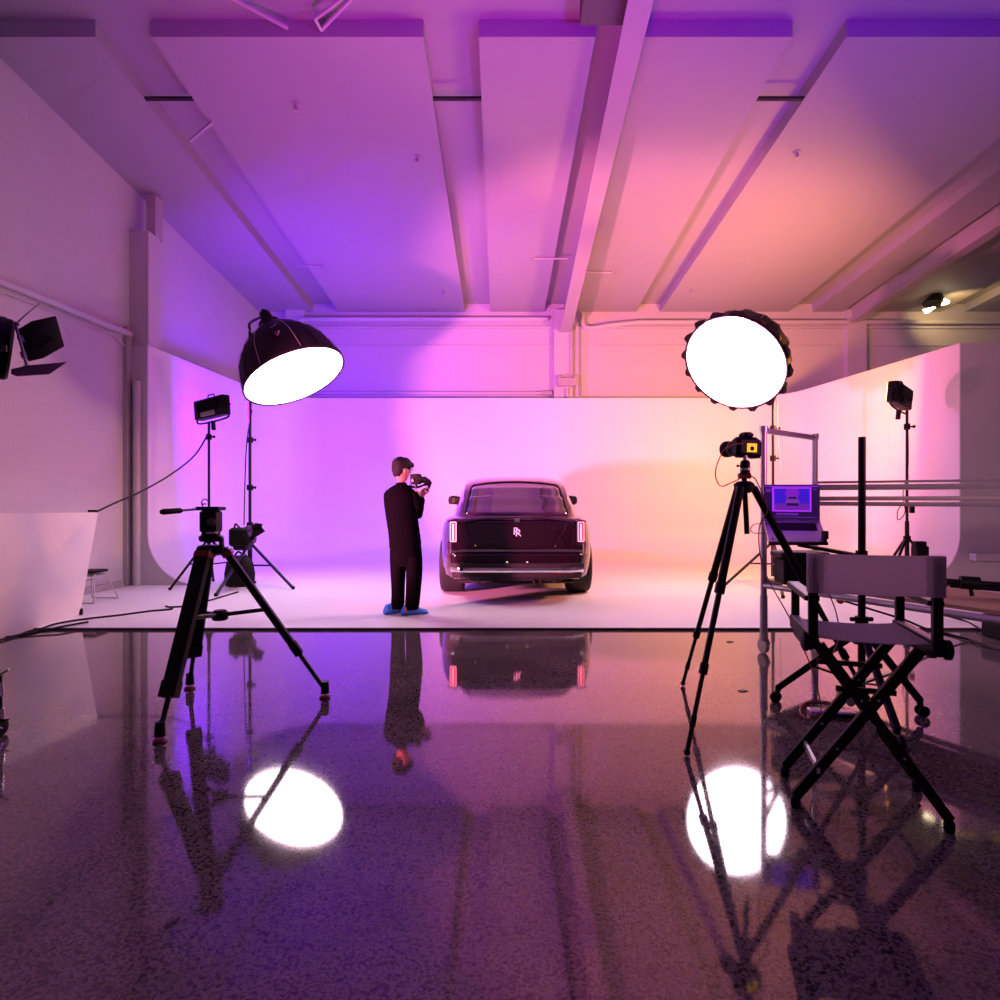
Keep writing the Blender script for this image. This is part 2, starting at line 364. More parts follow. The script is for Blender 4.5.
# braces at the top front edge
def slabpt(px, py, Y): return P(px, py, Y)
tag(MB().tube(P(225, -6, 5.85), P(288, 28, 6.1), .022).build('roof_brace', 'conduit'), 'thin pale brace rod under the roof at top left', 'brace')
tag(MB().tube(P(315, 19, 5.9), P(350, -8, 5.6), .016).tube(P(315, 19, 5.9), P(321, 30, 6.15), .016).tube(P(321, 30, 6.15), P(360, -10, 5.9), .018).build('roof_brace', 'conduit'), 'forked thin brace rod under the roof, right of the other brace', 'brace')
tag(MB().bar(P(190, 147, 7.7)+V((0, 0, .08)), P(212, 129, 7.4)+V((0, 0, .08)), .03, .03).build('channel_strut', 'conduit'), 'short diagonal strut inside the left ceiling channel', 'strut')

# ------------------------------------------------------------------ white cove
def cove():
    H, R = 3.54, .75
    pl = [V((-5.16, 8.70)), V((-4.86, 12.9)), V((6.02, 12.9)), V((6.66, 8.60))]
    rc = 1.15; path = [pl[0]]
    for i in (1, 2):
        a = (pl[i-1]-pl[i]).normalized(); b = (pl[i+1]-pl[i]).normalized(); half = math.acos(a.dot(b))/2
        tl = rc/math.tan(half); p0 = pl[i]+a*tl; p1 = pl[i]+b*tl; c = pl[i]+(a+b).normalized()*rc/math.sin(half)
        a0 = math.atan2(*(p0-c).yx); a1 = math.atan2(*(p1-c).yx)
        while a1-a0 > PI: a1 -= 2*PI
        while a1-a0 < -PI: a1 += 2*PI
        path += [c+V((math.cos(a0+(a1-a0)*t/14), math.sin(a0+(a1-a0)*t/14)))*rc for t in range(15)]
    path.append(pl[3]); rings = []; N = len(path)
    for i, p in enumerate(path):
        d = (path[min(i+1, N-1)]-path[max(i-1, 0)]).normalized(); nrm = V((d.y, -d.x))
        if i == 0: nrm = V((1, 0))
        if i == N-1: nrm = V((-1, 0))
        ring = [V((p.x-nrm.x*.12, p.y-nrm.y*.12, H)), V((p.x, p.y, H))]
        for t in range(13):
            an = PI/2*t/12; q = p+nrm*(R-R*math.cos(an)); ring.append(V((q.x, q.y, .0205+R-R*math.sin(an))))
        rings.append(ring)
    m = MB().loft(rings, cap=False, closed=False)
    struct('wall_cove', m, 'cyc', True)
    e = MB(); r = rings[0]; e.prism([V((-5.44, 8.70, H)), V((-5.44, 8.70, .021))]+[V((p.x, 8.70, p.z)) for p in reversed(r[1:])], (0, -.02, 0))
    struct('wall_cove_left_end', e, 'white')
    e = MB(); r = rings[-1]; e.prism([V((12.9, 8.60, H)), V((12.9, 8.60, .021))]+[V((p.x, 8.60, p.z)) for p in reversed(r[1:])], (0, -.02, 0))
    struct('wall_cove_right_end', e, 'white')
cove()
tr(MB().box(P(990, 557, 8.5), (.5, .12, .10)), 'white')

# white board box at left (open-backed flat standing on the floor)
vf = thing('v_flat', 'large white board standing at the left edge on the floor, under the barn door lamp', 'board', (-4.6, 5.8, 0))
a0, a1 = FL(-70, 660), FL(80, 617); t0 = P(-70, 513.5, a0.y*1.02); t1 = P(98, 512.5, a1.y*1.0)
a1.z = .021
o_ = V((-.05, .02, 0))
MB().hull8([a0, a1, a1+o_, a0+o_], [t0, t1, t1+o_, t0+o_]).build('front_panel', 'vflat', vf, False)
MB().bar((a1+t1)/2+o_*1.2+V((-.3, -.2, -.2)), a1+V((-.6, .35, .03)), .04, .04).build('rear_brace', 'beamdark', vf)
MB().box(a1+V((.0, .0, .035)), (.05, .04, .07), bev=.008).build('corner_clamp', 'matte', vf)
# ------------------------------------------------------------------ softboxes
def softbox(cx, n, depth, name, label, pole_top):
    c = V(cx); n = V(n).normalized(); back = -n; R = .70
    t = thing(name, label, 'softbox', c, 'round dome softboxes')
    u, v, _ = frame_of(n); NR = 16
    def ringp(r, h, off=0): return [c+back*h+(u*math.cos(2*PI*(k+off)/NR)+v*math.sin(2*PI*(k+off)/NR))*r for k in range(NR)]
    prof = [(R+.022, -.015), (R+.018, .03), (R*.98, .16), (R*.91, .33), (R*.77, .50), (R*.58, .64), (R*.35, .76), (.13, depth-.02)]
    # panels belly out between ribs: ring of 32 with ribs at the even ones
    def ring32(r, h):
        out = []
        for k in range(32):
            rr = r if k % 2 == 0 or h < .1 else r*.965
            out.append(c+back*h+(u*math.cos(2*PI*k/32)+v*math.sin(2*PI*k/32))*rr)
        return out
    sh = MB().loft([ring32(r, h) for r, h in prof], cap=False)
    o = sh.build('dome', 'fabric', t)
    s = o.modifiers.new('s', 'SOLIDIFY'); s.thickness = .008; bake(o)
    # pointed rim tabs
    for k in range(16):
        a0 = 2*PI*(k*2-.75)/32; a1 = 2*PI*(k*2+.75)/32; am = (a0+a1)/2
        def q(a, r, h): return c+back*h+(u*math.cos(a)+v*math.sin(a))*r
        m = MB().add([q(a0, R+.01, .03), q(a1, R+.01, .03), q(am+.03, R+.085, -.0), q(am-.05, R+.075, -.0),
                      q(a0, R+.03, .05), q(a1, R+.03, .05), q(am+.03, R+.085, .02), q(am-.05, R+.075, .02)],
                     [(0, 1, 2, 3), (7, 6, 5, 4), (0, 4, 5, 1), (1, 5, 6, 2), (2, 6, 7, 3), (3, 7, 4, 0)])
        if n.y < -.3: m.build('rim_tab', 'fabric', t)
    # ribs as pale seams
    for k in range(16):
        pts = [c+back*h+(u*math.cos(2*PI*k/16)+v*math.sin(2*PI*k/16))*(r+.006) for r, h in prof[1:]]
        MB().path(pts, .004, 5, 3).build('rib', 'grey_strip' if k % 2 == 0 else 'fabric', t)
    MB().lathe(c, back, [(0, .0), (R*.3, -.0), (R, 0.02), (R, .03), (0, .03)], 48, False).build('diffuser', 'diff', t, label='bright white round diffuser')
    MB().lathe(c, back, [(R, .035), (R+.012, .03), (R+.012, -.005), (R, -.01), (R-.01, -.005), (R-.008, .03)], 64, False).build('rim_band', 'silver', t)
    # speed ring and lamp head
    h = c+back*depth
    MB().lathe(h, back, [(.14, -.04), (.15, -.02), (.15, .03), (.10, .035)], 24).build('speed_ring', 'black', t)
    hd = MB().lathe(h+back*.03, back, [(.075, 0), (.075, .15), (.065, .17), (.03, .17)], 20).build('lamp_head', 'matte', t)
    fins = MB()
    for i in range(5): fins.lathe(h+back*(.06+.02*i), back, [(.082, 0), (.082, .01)], 20)
    fins.build('cooling_fins', 'black', hd)
    MB().path([h+back*.19+v*.05, h+back*.25, h+back*.19-v*.05], .009, 8).build('carry_handle', 'matte', hd)
    pole = V(pole_top)
    MB().path([h+back*.08, h+back*.1+(pole-h)*.25+V((0, 0, .04)), pole+V((0, 0, .10)), pole], .020, 8).build('yoke', 'black', t)
    return t, pole
nL = V((.456, -.125, -.886)); cL = P(295, 377, 8.2)
sbL, capL = softbox(cL, nL, .86, 'dome_softbox', 'black dome softbox pointing steeply down beside the left wall, near the blue panel light', P(250, 330, 8.72))
nR = V((-.616, -.473, -.63)); cR = P(734, 364, 8.2)
sbR, capR = softbox(cR, nR, .95, 'dome_softbox', 'black dome softbox turned to face the camera, above the photo tripod and laptop', P(773, 352, 8.95))
# red and white emblem on the left dome: two slanting strokes and a small dash row above
def dome_point(c, n, px, py, h):
    # point on the dome nearest the camera through the pixel
    best = None; o = V((0, 0, EYE)); d = (P(px, py, 8)-o).normalized(); back = -n.normalized(); R = .70
    prof = [(R, .0), (R*.98, .16), (R*.91, .33), (R*.77, .50), (R*.58, .64), (R*.35, .76), (.13, .84)]
    for i in range(700):
        p = o+d*(6.8+i*.004); ax = (p-c).dot(back); rad = (p-c-back*ax).length
        for (r0, h0), (r1, h1) in zip(prof[:-1], prof[1:]):
            if h0 <= ax <= h1 and rad <= r0+(r1-r0)*(ax-h0)/(h1-h0)+.012: return p
    return P(px, py, 7.9)
def stroke(a, b, r, m, parent, name='emblem_stroke'):
    p = dome_point(cL, nL, *a, 0); q = dome_point(cL, nL, *b, 0); MB().tube(p, q, r, n=6).build(name, m, parent)
stroke((274.5, 332), (277.5, 335.5), .010, 'red', sbL); stroke((277.5, 335.5), (279, 330.5), .007, 'silver', sbL)
stroke((276.5, 331.5), (280, 334.5), .006, 'silver', sbL)
for x in (271, 273, 275): stroke((x, 328-(x-271)*.8), (x+1, 327-(x-271)*.8), .004, 'silver', sbL)

# ------------------------------------------------------------------ light stands
def stand(name, label, base, top, hub, feet, cat='light stand', r=.017, zf=.02, group=None, collars=()):
    t = thing(name, label, cat, base, group); b = V(base)
    T = V((b.x, b.y, V(top).z))
    mid = V((b.x, b.y, hub+.25))
    MB().tube(b+V((0, 0, .10)), mid, r*1.35).build('pole', 'black', t)
    MB().tube(mid, T, r*.9).build('upper_pole', 'black', t)
    for z in collars:
        cc = MB().tube((b.x, b.y, z-.04), (b.x, b.y, z+.04), r*1.9).build('collar', 'matte', t)
        MB().tube((b.x, b.y, z), (b.x+.08, b.y-.02, z), .012).lathe((b.x+.07, b.y-.02, z), (1, 0, 0), [(.02, 0), (.022, .02), (.01, .03)], 10).build('knob', 'matte', cc)
    MB().tube((b.x, b.y, hub-.03), (b.x, b.y, hub+.05), r*2.2).build('hub', 'matte', t)
    for f in feet:
        f = V(f); a = V((b.x, b.y, hub)); d = (f-b); d.z = 0; a += d.normalized()*r*1.5
        lg = MB().tube(a, f, r*.9).build('leg', 'black', t)
        MB().ball(f+V((0, 0, .004)), r*1.15).build('rubber_foot', 'matte', lg)
        MB().tube(a+(f-a)*.5, (b.x, b.y, hub-.55*(hub-.05)), r*.55).build('brace', 'black', t)
    return t
def onf(x, y, z=.04): return V((x, y, z))
bl = V((-250/FPX*8.72, 8.72, .02))
stand('light_stand', 'tall black stand holding the left softbox, with a barn door lamp clamped low on it', bl, capL+V((0, 0, -.02)), .62,
      [onf(*FL(216, 595, .04).xy), onf(*FL(293, 588, .04).xy), onf(-3.9, 9.25)], r=.024, group=None, collars=(1.45, .9, 2.15))
br = V((273/FPX*8.95, 8.95, .02))
stand('light_stand', 'tall black stand holding the right softbox, behind the photo tripod and scaffold', br, capR+V((0, 0, -.02)), .62,
      [onf(*FL(726, 584, .04).xy), onf(*FL(783, 597, .04).xy), onf(4.5, 9.4)], r=.022, collars=(1.9, 2.35))
# sandbag on left stand
sb = thing('sandbag', 'black sandbag on the floor against the base of the left softbox stand', 'sandbag', (bl.x-.08, bl.y-.15, .02))
MB().loft([[V((bl.x-.08, bl.y-.16, .022))+V((math.cos(2*PI*k/16)*a, math.sin(2*PI*k/16)*a*.6, z)) for k in range(16)] for z, a in ((0, .17), (.02, .21), (.18, .22), (.34, .19), (.42, .13), (.44, .10))]).build('bag', 'fabric', sb)
MB().path([V((bl.x-.16, bl.y-.16, .44)), V((bl.x-.10, bl.y-.16, .52)), V((bl.x, bl.y-.16, .44))], .014, 8).build('strap', 'fabric', sb)
MB().tube((bl.x-.10, bl.y-.32, .035), (bl.x-.04, bl.y-.32, .035), .012).build('tab', 'red', sb)

# small fresnel with barn doors, clamped on the left stand
def barn(px, py, Y): return P(px, py, Y)
Yl = 8.2
fr = thing('stage_lamp', 'small black barn door lamp clamped low on the left softbox stand, doors pointing right', 'stage lamp', P(246, 535, Yl))
MB().box(P(241.5, 537, Yl), (.27, .24, .26), bev=.03).build('housing', 'matte', fr)
MB().box(P(242.5, 545, Yl), (.19, .20, .14), bev=.02).build('ballast_box', 'matte', fr)
MB().path([P(234, 529, Yl), P(235.5, 524, Yl), P(238, 526, Yl), P(240, 528, Yl)], .012, 6).build('handle', 'matte', fr)
MB().tube(P(245, 536, Yl), P(252, 534, Yl), .12, .13, 20).build('lens_ring', 'black', fr)
for poly in ([(251, 528), (255, 523), (262, 524), (261.5, 526), (258, 530), (254, 531)], [(252, 532), (260, 525.5), (264.5, 531.5), (258, 535.5), (251, 539)], [(248, 537), (252, 536), (255.5, 538), (253, 540.5), (248, 541)]):
    MB().prism([P(x, y, Yl-.1) for x, y in poly], (0, .03, 0)).build('barn_door', 'black', fr)
MB().path([P(243, 549, Yl), P(244, 553, Yl), P(248, 557, Yl+.1)], .008, 6).build('power_lead', 'matte', fr)
MB().tube(P(247, 536, Yl+.1), P(250, 536, 8.36), .02).build('clamp', 'black', fr)

# panel lights
def panel(name, label, c, n, roll, stand_label, base, feet, hub, led, side):
    c = V(c); n = V(n).normalized(); t = thing(name, label, 'panel light', c)
    u = n.cross(V((0, 0, 1))).normalized(); up = u.cross(n)
    R = Matrix((u, -n, up)).transposed().to_4x4() @ Matrix.Rotation(math.radians(roll), 4, 'Y')
    Wd, Hd, Dp = .68, .28, .13
    def L(x, y, z): return c+R.to_3x3()@V((x, y, z))
    MB().box(c, (Wd, Dp, Hd), R, .012).build('housing', 'matte', t)
    MB().box(L(0, -Dp/2-.004, 0), (Wd*.95, .008, Hd*.85), R).build('led_face', mat('led_face_'+side, (.9, .9, .9), .5, emit=led[0], es=12), t, label='lit face of the panel')
    f = MB()
    for i in range(11): f.box(L(-.22+.044*i, Dp/2+.015, .03), (.010, .03, .15), R)
    f.build('cooling_fins', 'black', t)
    MB().box(L(0, Dp/2+.012, -.085), (.30, .03, .06), R, .005).build('control_panel', 'grey_strip' if side == 'l' else 'matte', t)
    MB().path([L(-.07, .0, Hd/2), L(-.06, 0, Hd/2+.05), L(.06, 0, Hd/2+.05), L(.07, 0, Hd/2)], .009, 8, 4).build('handle', 'matte', t)
    yk = MB().path([L(-Wd/2-.02, 0, 0), L(-Wd/2-.03, 0, -.12), L(-Wd/2+.04, 0, -.19), L(Wd/2-.04, 0, -.19), L(Wd/2+.03, 0, -.12), L(Wd/2+.02, 0, 0)], .014, 8, 3).build('yoke', 'black', t)
    for s in (-1, 1): MB().lathe(L(s*(Wd/2-.005), 0, 0), L(s, 0, 0)-c, [(.03, 0), (.035, .03), (.03, .05)], 12).build('tilt_knob', 'matte', yk)
    a = L(0, -Dp/2-.02, 0)
    lamp('panel_lamp_'+side, 'AREA', a, a+n, led[0], led[1], Wd*.9, Hd*.8)
    s = stand('light_stand', stand_label, base, L(0, 0, -.2), hub, feet, r=.020, collars=(c.z-.42,))
    MB().tube(L(0, 0, -.32), L(0, 0, -.19), .03).build('spigot', 'matte', t)
    return t
pl_ = P(212, 408, 8.6)
panel('panel_light', 'black panel light by the left wall, throwing blue light into the cove', pl_, (.50, .86, .04), -4,
      'slim black stand of the left panel light, directly behind the big video tripod', (P(209, 500, 8.6).x, 8.6, .02), [onf(*FL(170, 589, .04).xy), onf(-3.66, 8.85), onf(-4.4, 9.1)], .68, PANEL_L, 'l')
pr_ = P(900, 396, 8.1)
panel('panel_light', 'black panel light at the right end of the cove, above the horizontal rails', pr_, (-.66, .75, .06), 4,
      'slim black stand of the right panel light, behind the horizontal rails', (P(907, 500, 8.1).x, 8.1, .02), [onf(5.05, 7.8), onf(6.02, 7.95), onf(5.4, 8.55)], .72, PANEL_R, 'r')
bb = thing('power_supply', 'small black box on the right panel light stand, just above the canvas chair back', 'power supply', P(920, 551, 7.9))
MB().box(P(920, 552, 7.9), (.17, .12, .16), bev=.01).build('case', 'matte', bb)
MB().box(P(919, 545, 7.9), (.15, .1, .10), bev=.01).build('top_block', 'matte', bb)
MB().tube(P(912, 553, 7.95), P(920, 553, 7.9), .012).build('bracket', 'black', bb)
sbx = tag(MB().box(P(912, 509.5, 8.02), (.06, .05, .10), bev=.01).build('dimmer_box', 'matte'), 'tiny black box clipped to the right panel light stand under the rails', 'box')
tag(MB().path([P(908, 425, 8.05), P(908, 470, 8.05), P(903, 492, 8.05), P(905, 512, 8.05), P(898, 520, 8.05), P(898, 510, 8.05), P(905, 505, 8.05), P(908, 525, 8.05), P(907, 545, 8.05)], .006, 6).build('power_lead', 'matte'), 'thin black lead hanging down the right panel light stand', 'cable')

# big fresnel at the top left
Yf = 2.5
fl = thing('stage_lamp', 'large black barn door lamp entering the picture at upper left', 'stage lamp', P(-20, 350, Yf))
ax = V((.74, .68, -.10)).normalized(); fc = P(8, 350, Yf)
MB().lathe(fc-ax*.36, ax, [(.10, 0), (.125, .03), (.125, .27), (.128, .27), (.128, .36), (.12, .37)], 28).build('housing', 'matte', fl)
MB().lathe(fc-ax*.02, ax, [(.118, -.05), (.132, -.05), (.132, .0), (.118, .0)], 28).build('lens_ring', 'black', fl)
MB().lathe(fc-ax*.05, ax, [(.0, 0), (.06, .022), (.115, .015)], 28, False).build('lens', 'glass', fl)
d1 = [P(18.5, 329, 2.50), P(32, 321, 2.5), P(55, 316, 2.6), P(56, 319, 2.6), P(63.5, 346, 2.62), P(42, 358, 2.55), P(28, 361, 2.50), P(22, 344, 2.5)]
MB().prism(d1, (.0, .006, .0)).build('barn_door', 'black', fl)
for (a, b) in (((24, 333), (51, 337)), ((51, 337), (31, 353)), ((46, 341), (31, 351)), ((24, 336), (46, 341))):
    MB().tube(P(*a, 2.50)+V((0, .015, 0)), P(*b, 2.555), .0035, n=6).build('door_rib', 'black', fl)
MB().prism([P(11, 369.5, 2.4), P(27, 366, 2.4), P(66.5, 362.5, 2.65), P(49, 374.5, 2.5), P(17, 376.5, 2.3), P(11, 374, 2.35)], (0, .005, .004)).build('barn_door', 'black', fl)
MB().tube(P(16, 326, 2.5), P(27, 366, 2.42), .006).tube(P(20, 337, 2.5), P(23, 343, 2.5), .012).tube(P(23, 352, 2.5), P(25, 358, 2.5), .012).build('hinge_rod', 'steel', fl)
MB().tube(P(19, 371, 2.42), P(27, 366, 2.45), .008).build('hinge', 'chrome', fl)
MB().bar(P(9, 330, 2.5), P(17, 323, 2.5), .02, .012).build('bracket', 'black', fl)
MB().box(P(3, 348.5, 2.37), (.03, .004, .025)).build('label_plate', 'darksteel', fl)
MB().tube(fc-ax*.2+V((0, -.14, 0)), fc-ax*.2+V((0, .14, 0)), .012).path([fc-ax*.2+V((0, .14, 0)), fc-ax*.2+V((0, .14, -.17)), fc-ax*.2+V((0, -.14, -.17)), fc-ax*.2+V((0, -.14, 0))], .012, 8, 0).build('yoke', 'black', fl)
tag(MB().path([P(16, 324, 2.5), P(28, 313, 4.0), P(40, 303, 5.9)], .004, 6, 4).build('safety_cable', 'matte'), 'thin line rising from the large barn door lamp to the wall pipe', 'cable')
# its rolling stand, only the edge of which is in frame
bs = V(((-22-500)/FPX*3.0, 3.0, 0)); f0 = fc-ax*.2
rs = thing('rolling_stand', 'shiny rolling stand base poking in at the left edge of the floor', 'light stand', (f0.x, f0.y, 0))
MB().tube((f0.x, f0.y, .25), (f0.x, f0.y, f0.z-.15), .017).build('pole', 'chrome', rs)
MB().tube((f0.x, f0.y, .28), P(1, 728, 3.0), .012).build('leg', 'chrome', rs)
MB().tube((f0.x, f0.y, .28), (f0.x-.5, f0.y+.3, .09), .012).build('leg', 'chrome', rs)
MB().tube((f0.x, f0.y, .28), (f0.x-.1, f0.y-.55, .09), .012).build('leg', 'chrome', rs)
for p in (P(1, 728, 3.0), V((f0.x-.5, f0.y+.3, .09)), V((f0.x-.1, f0.y-.55, .09))):
    MB().lathe((p.x-.012, p.y, .04), (1, 0, 0), [(.03, 0), (.04, .004), (.04, .02), (.03, .024)], 16).tube((p.x, p.y, .04), (p.x, p.y, max(p.z, .09)), .01).build('caster', 'matte', rs)
MB().tube(P(-6, 678, 3.0), P(9, 669.5, 3.0), .006).build('lever', 'steel', rs)
MB().tube(P(1.5, 682, 3.0), P(2, 696, 3.0), .009).tube(P(2, 708, 3.0), P(2.5, 718, 3.0), .012).tube(P(0, 722, 3.0), P(0, 734, 3.0), .009).build('chrome_tube', 'chrome', rs)
MB().tube(P(0, 676, 3.0), P(0, 730, 3.0), .010).build('shaft', 'matte', rs)
MB().tube(P(-6, 722, 3.0), P(9, 719.5, 3.0), .008, .004).build('pedal', 'matte', rs)

# spotlight on the ceiling at right
sp = thing('ceiling_floodlight', 'small lit floodlight hung under the ceiling at far right', 'ceiling lamp', P(937, 297, 12.5))
Yc = 12.5
pc = P(935, 299, Yc)
ztop = zc(Yc)
MB().tube((pc.x+.02, Yc, pc.z), (pc.x+.02, Yc, ztop+.0), .03).build('stem', 'black', sp)
MB().lathe(pc+V((.05, 0, .16)), (-.25, .0, -1), [(.05, 0), (.09, .03), (.13, .12), (.20, .24), (.22, .28), (.10, .28)], 20).build('shade', 'black', sp)
m_b = mat('lit_door_glow', (1, 1, 1), .5, emit=(1, .82, .5), es=9)  # emission on the door flaps stands in for lamplight on them
MB().prism([P(924, 309, Yc-.2), P(934, 306.5, Yc-.2), P(936, 307.5, Yc-.2), P(930, 312, Yc-.2), P(927, 313, Yc-.2)], (0, .05, 0)).build('lit_door', m_b, sp)
MB().prism([P(943, 305, Yc-.2), P(945, 298, Yc-.2), P(950, 301, Yc-.2), P(949, 303.5, Yc-.2)], (0, .05, 0)).build('lit_door', m_b, sp)
lamp('flood_lamp', 'SPOT', pc+V((.1, -.15, -.25)), pc+V((3.0, 2.5, 1.0)), (1, .62, .25), 60, .08, cone=120, blend=.8)

# ------------------------------------------------------------------ big video tripod, left
def tripod_leg(mtop, foot, w0, w1, split, name, t, wide=True, tip='red'):
    mtop = V(mtop); foot = V(foot); s = mtop+(foot-mtop)*split; d = (foot-mtop).normalized()
    side = d.cross(V((0, 0, 1))).normalized(); m = MB()
    lg = MB().bar(mtop, s, w0, w0*.55, up=side.cross(d)).build('leg', 'matte', t)
    MB().bar(mtop+side*w0*.42-side.cross(d)*w0*.30, s+side*w0*.42-side.cross(d)*w0*.30, .006, .006).build('leg_edge', 'darksteel', lg)
    MB().tube(s-d*.03, foot, w1/2).build('lower_tube', 'black', lg)
    MB().bar(s-d*.06, s+d*.02, w0*1.1, w0*.75, up=side.cross(d)).build('leg_lock', 'matte', lg)
    return lg
vt = thing('video_tripod', 'large black video tripod standing on the concrete at left, nearest the camera there', 'tripod', (-1.67, 3.42, 0))
ap = P(211, 545, 3.42)
A, B, Cc = FL(160, 742), FL(190, 689), FL(325, 698)
for ft, dx in ((A, -.03), (B, -.02), (Cc, .06)):
    dirv = (ft-V((ap.x, ap.y, 0))).normalized()
    top = V((ap.x, ap.y, ap.z-.02))+V((dirv.x, dirv.y, 0))*.07
    foot = ft+V((0, 0, .05)); lg = tripod_leg(top, foot, .075 if ft is not Cc else .06, .026, .81 if ft is A else (.77 if ft is B else .72), 'leg', vt)
    MB().tube(foot+V((0, 0, .05)), foot+V((0, 0, -.02)), .022, .026).build('foot', 'matte', lg)
    MB().lathe(V((ft.x, ft.y, .001)), (0, 0, 1), [(.032, 0), (.034, .008), (.02, .018)], 16).build('foot_pad', 'red', lg)
    # red ring high on the leg
    d = (foot-top).normalized(); MB().bar(top+d*.02, top+d*.05, .085, .055, up=d.cross(V((0, 0, 1))).cross(d)).build('leg_collar', 'red', lg)
ms = P(220, 615, 3.44)
MB().lathe(ms+V((0, 0, -.03)), (0, 0, 1), [(.035, 0), (.045, .01), (.045, .045), (.03, .06)], 14).build('spreader_hub', 'matte', vt)
for ft, f in ((A, .41), (B, .46), (Cc, .42)):
    dv_ = (ft-V((ap.x, ap.y, 0))).normalized(); top = V((ap.x, ap.y, ap.z-.02))+V((dv_.x, dv_.y, 0))*.07; q = top+(ft+V((0, 0, .05))-top)*f
    MB().tube(ms, q, .012).build('spreader_arm', 'black', vt)
MB().lathe(ap+V((0, 0, -.06)), (0, 0, 1), [(.05, 0), (.075, .015), (.08, .035), (.07, .055), (.055, .06)], 20).build('spider', 'matte', vt)
hd = MB().lathe(ap+V((0, 0, .02)), (0, 0, 1), [(.055, 0), (.065, .01), (.065, .03), (.05, .04), (.05, .06)], 20).build('fluid_head', 'matte', vt)
MB().box(ap+V((.0, 0, .135)), (.095, .10, .13), bev=.012).build('head_body', 'matte', hd)
MB().lathe(ap+V((.028, -.05, .135)), (0, -1, 0), [(.022, 0), (.024, .008), (.012, .016)], 16).build('drag_dial', 'darksteel', hd)
MB().box(ap+V((.025, -.035, .072)), (.05, .05, .012), bev=.003).build('level_plate', 'steel', hd)
MB().box(P(211, 508.5, 3.42), (.13, .10, .022), bev=.004).build('camera_plate', 'matte', hd)
MB().tube(P(201, 509, 3.4), P(181, 510.5, 3.3), .007).build('pan_bar', 'steel', hd)
MB().lathe(P(182, 510.5, 3.3), P(161, 512, 3.2)-P(182, 510.5, 3.3), [(.010, 0), (.015, .01), (.016, .09), (.017, .10), (.012, .118)], 12).build('pan_handle', 'matte', hd)
MB().path([P(203, 507, 3.4), P(201.5, 502, 3.4), P(205, 499, 3.4), P(209, 502, 3.4)], .003, 6).build('loop_lead', 'matte', hd)
MB().box(P(204, 504, 3.42), (.02, .02, .008), bev=.002).build('lead_tab', 'red', hd)
MB().box(P(221.5, 545, 3.40), (.02, .03, .09), bev=.004).build('hanging_clip', 'matte', vt)

# ------------------------------------------------------------------ photo tripod and camera, right
pt = thing('photo_tripod', 'slim black photo tripod with splayed round legs, standing in front of the scaffold', 'tripod', (1.355, 3.27, 0))
ap = P(744, 484, 3.27)
for ft in (FL(687, 756), FL(683, 686), FL(880, 725)):
    dirv = (ft-V((ap.x, ap.y, 0))).normalized(); top = ap+V((dirv.x*.05, dirv.y*.05, -.02)); foot = ft+V((0, 0, .02)); d = foot-top
    lg = MB().tube(top, top+d*.42, .021).build('leg', 'matte', pt)
    MB().tube(top+d*.40, top+d*.72, .015).build('middle_tube', 'black', lg)
    MB().tube(top+d*.70, foot, .011).build('lower_tube', 'black', lg)
    for f, r in ((.42, .026), (.72, .021), (.90, .014)):
        MB().tube(top+d*(f-.018), top+d*(f+.018), r).build('twist_lock', 'matte', lg)
    MB().ball(foot+V((0, 0, -.002)), .016).build('rubber_foot', 'matte', lg)
MB().lathe(ap+V((0, 0, -.05)), (0, 0, 1), [(.03, 0), (.05, .01), (.055, .05), (.035, .065)], 18).build('spider', 'matte', pt)
MB().tube(P(747, 534, 3.27), ap+V((0, 0, .05)), .014).build('centre_column', 'matte', pt)
MB().tube(ap+V((-.03, 0, .045)), ap+V((.035, 0, .045)), .016).build('column_collar', 'red', pt)
hd = MB().lathe(ap+V((.006, 0, .055)), (0, 0, 1), [(.022, 0), (.026, .005), (.026, .06), (.02, .075)], 16).build('ball_head', 'matte', pt)
MB().lathe(ap+V((.006, 0, .075)), (0, 0, 1), [(.0275, 0), (.0275, .012)], 16).build('silver_ring', 'steel', hd)
MB().tube(ap+V((-.03, 0, .10)), ap+V((-.005, 0, .10)), .004).ball(ap+V((-.034, 0, .10)), .008).build('lock_knob', 'matte', hd)
MB().path([ap+V((.03, 0, .0)), ap+V((.06, -.01, -.02)), ap+V((.075, -.01, -.075)), ap+V((.10, -.01, -.085))], .007, 6).build('hook_handle', 'matte', pt)
top = ap+V((.006, 0, .13))
MB().tube(top, top+V((0, 0, .05)), .012).build('ball_stem', 'steel', hd)
MB().box(top+V((0, 0, .035)), (.06, .06, .014), bev=.003).build('quick_release', 'matte', hd)
dc = thing('dslr_camera', 'black camera on the photo tripod, small yellow picture on its back', 'camera', P(745, 458, 3.27))
u = V((.94, .34, 0)); f = V((-.27, .96, .03)).normalized(); rx = V((f.y, -f.x, 0)).normalized(); upv = rx.cross(f).normalized()
Rm = Matrix((rx, f, upv)).transposed().to_4x4(); cb = P(746, 447.5, 3.30)
def L(x, y, z): return cb+Rm.to_3x3()@V((x, y, z))
bd = MB().box(cb, (.155, .075, .115), Rm, .018).build('body', 'matte', dc)
MB().box(L(0, .0, .068), (.062, .07, .032), Rm, .012).build('viewfinder_hump', 'matte', dc)
MB().box(L(.066, .01, -.01), (.030, .10, .10), Rm, .014).build('grip', 'matte', dc)
MB().lathe(L(-.005, .03, 0), f, [(.036, 0), (.038, .03), (.042, .05), (.043, .08), (.040, .09), (.046, .10), (.048, .135), (.04, .135)], 22).build('lens', 'matte', dc)
MB().lathe(L(-.005, .03, 0), f, [(.0435, .055), (.0445, .057), (.0445, .075), (.0435, .077)], 22).build('focus_ring', 'black', dc)
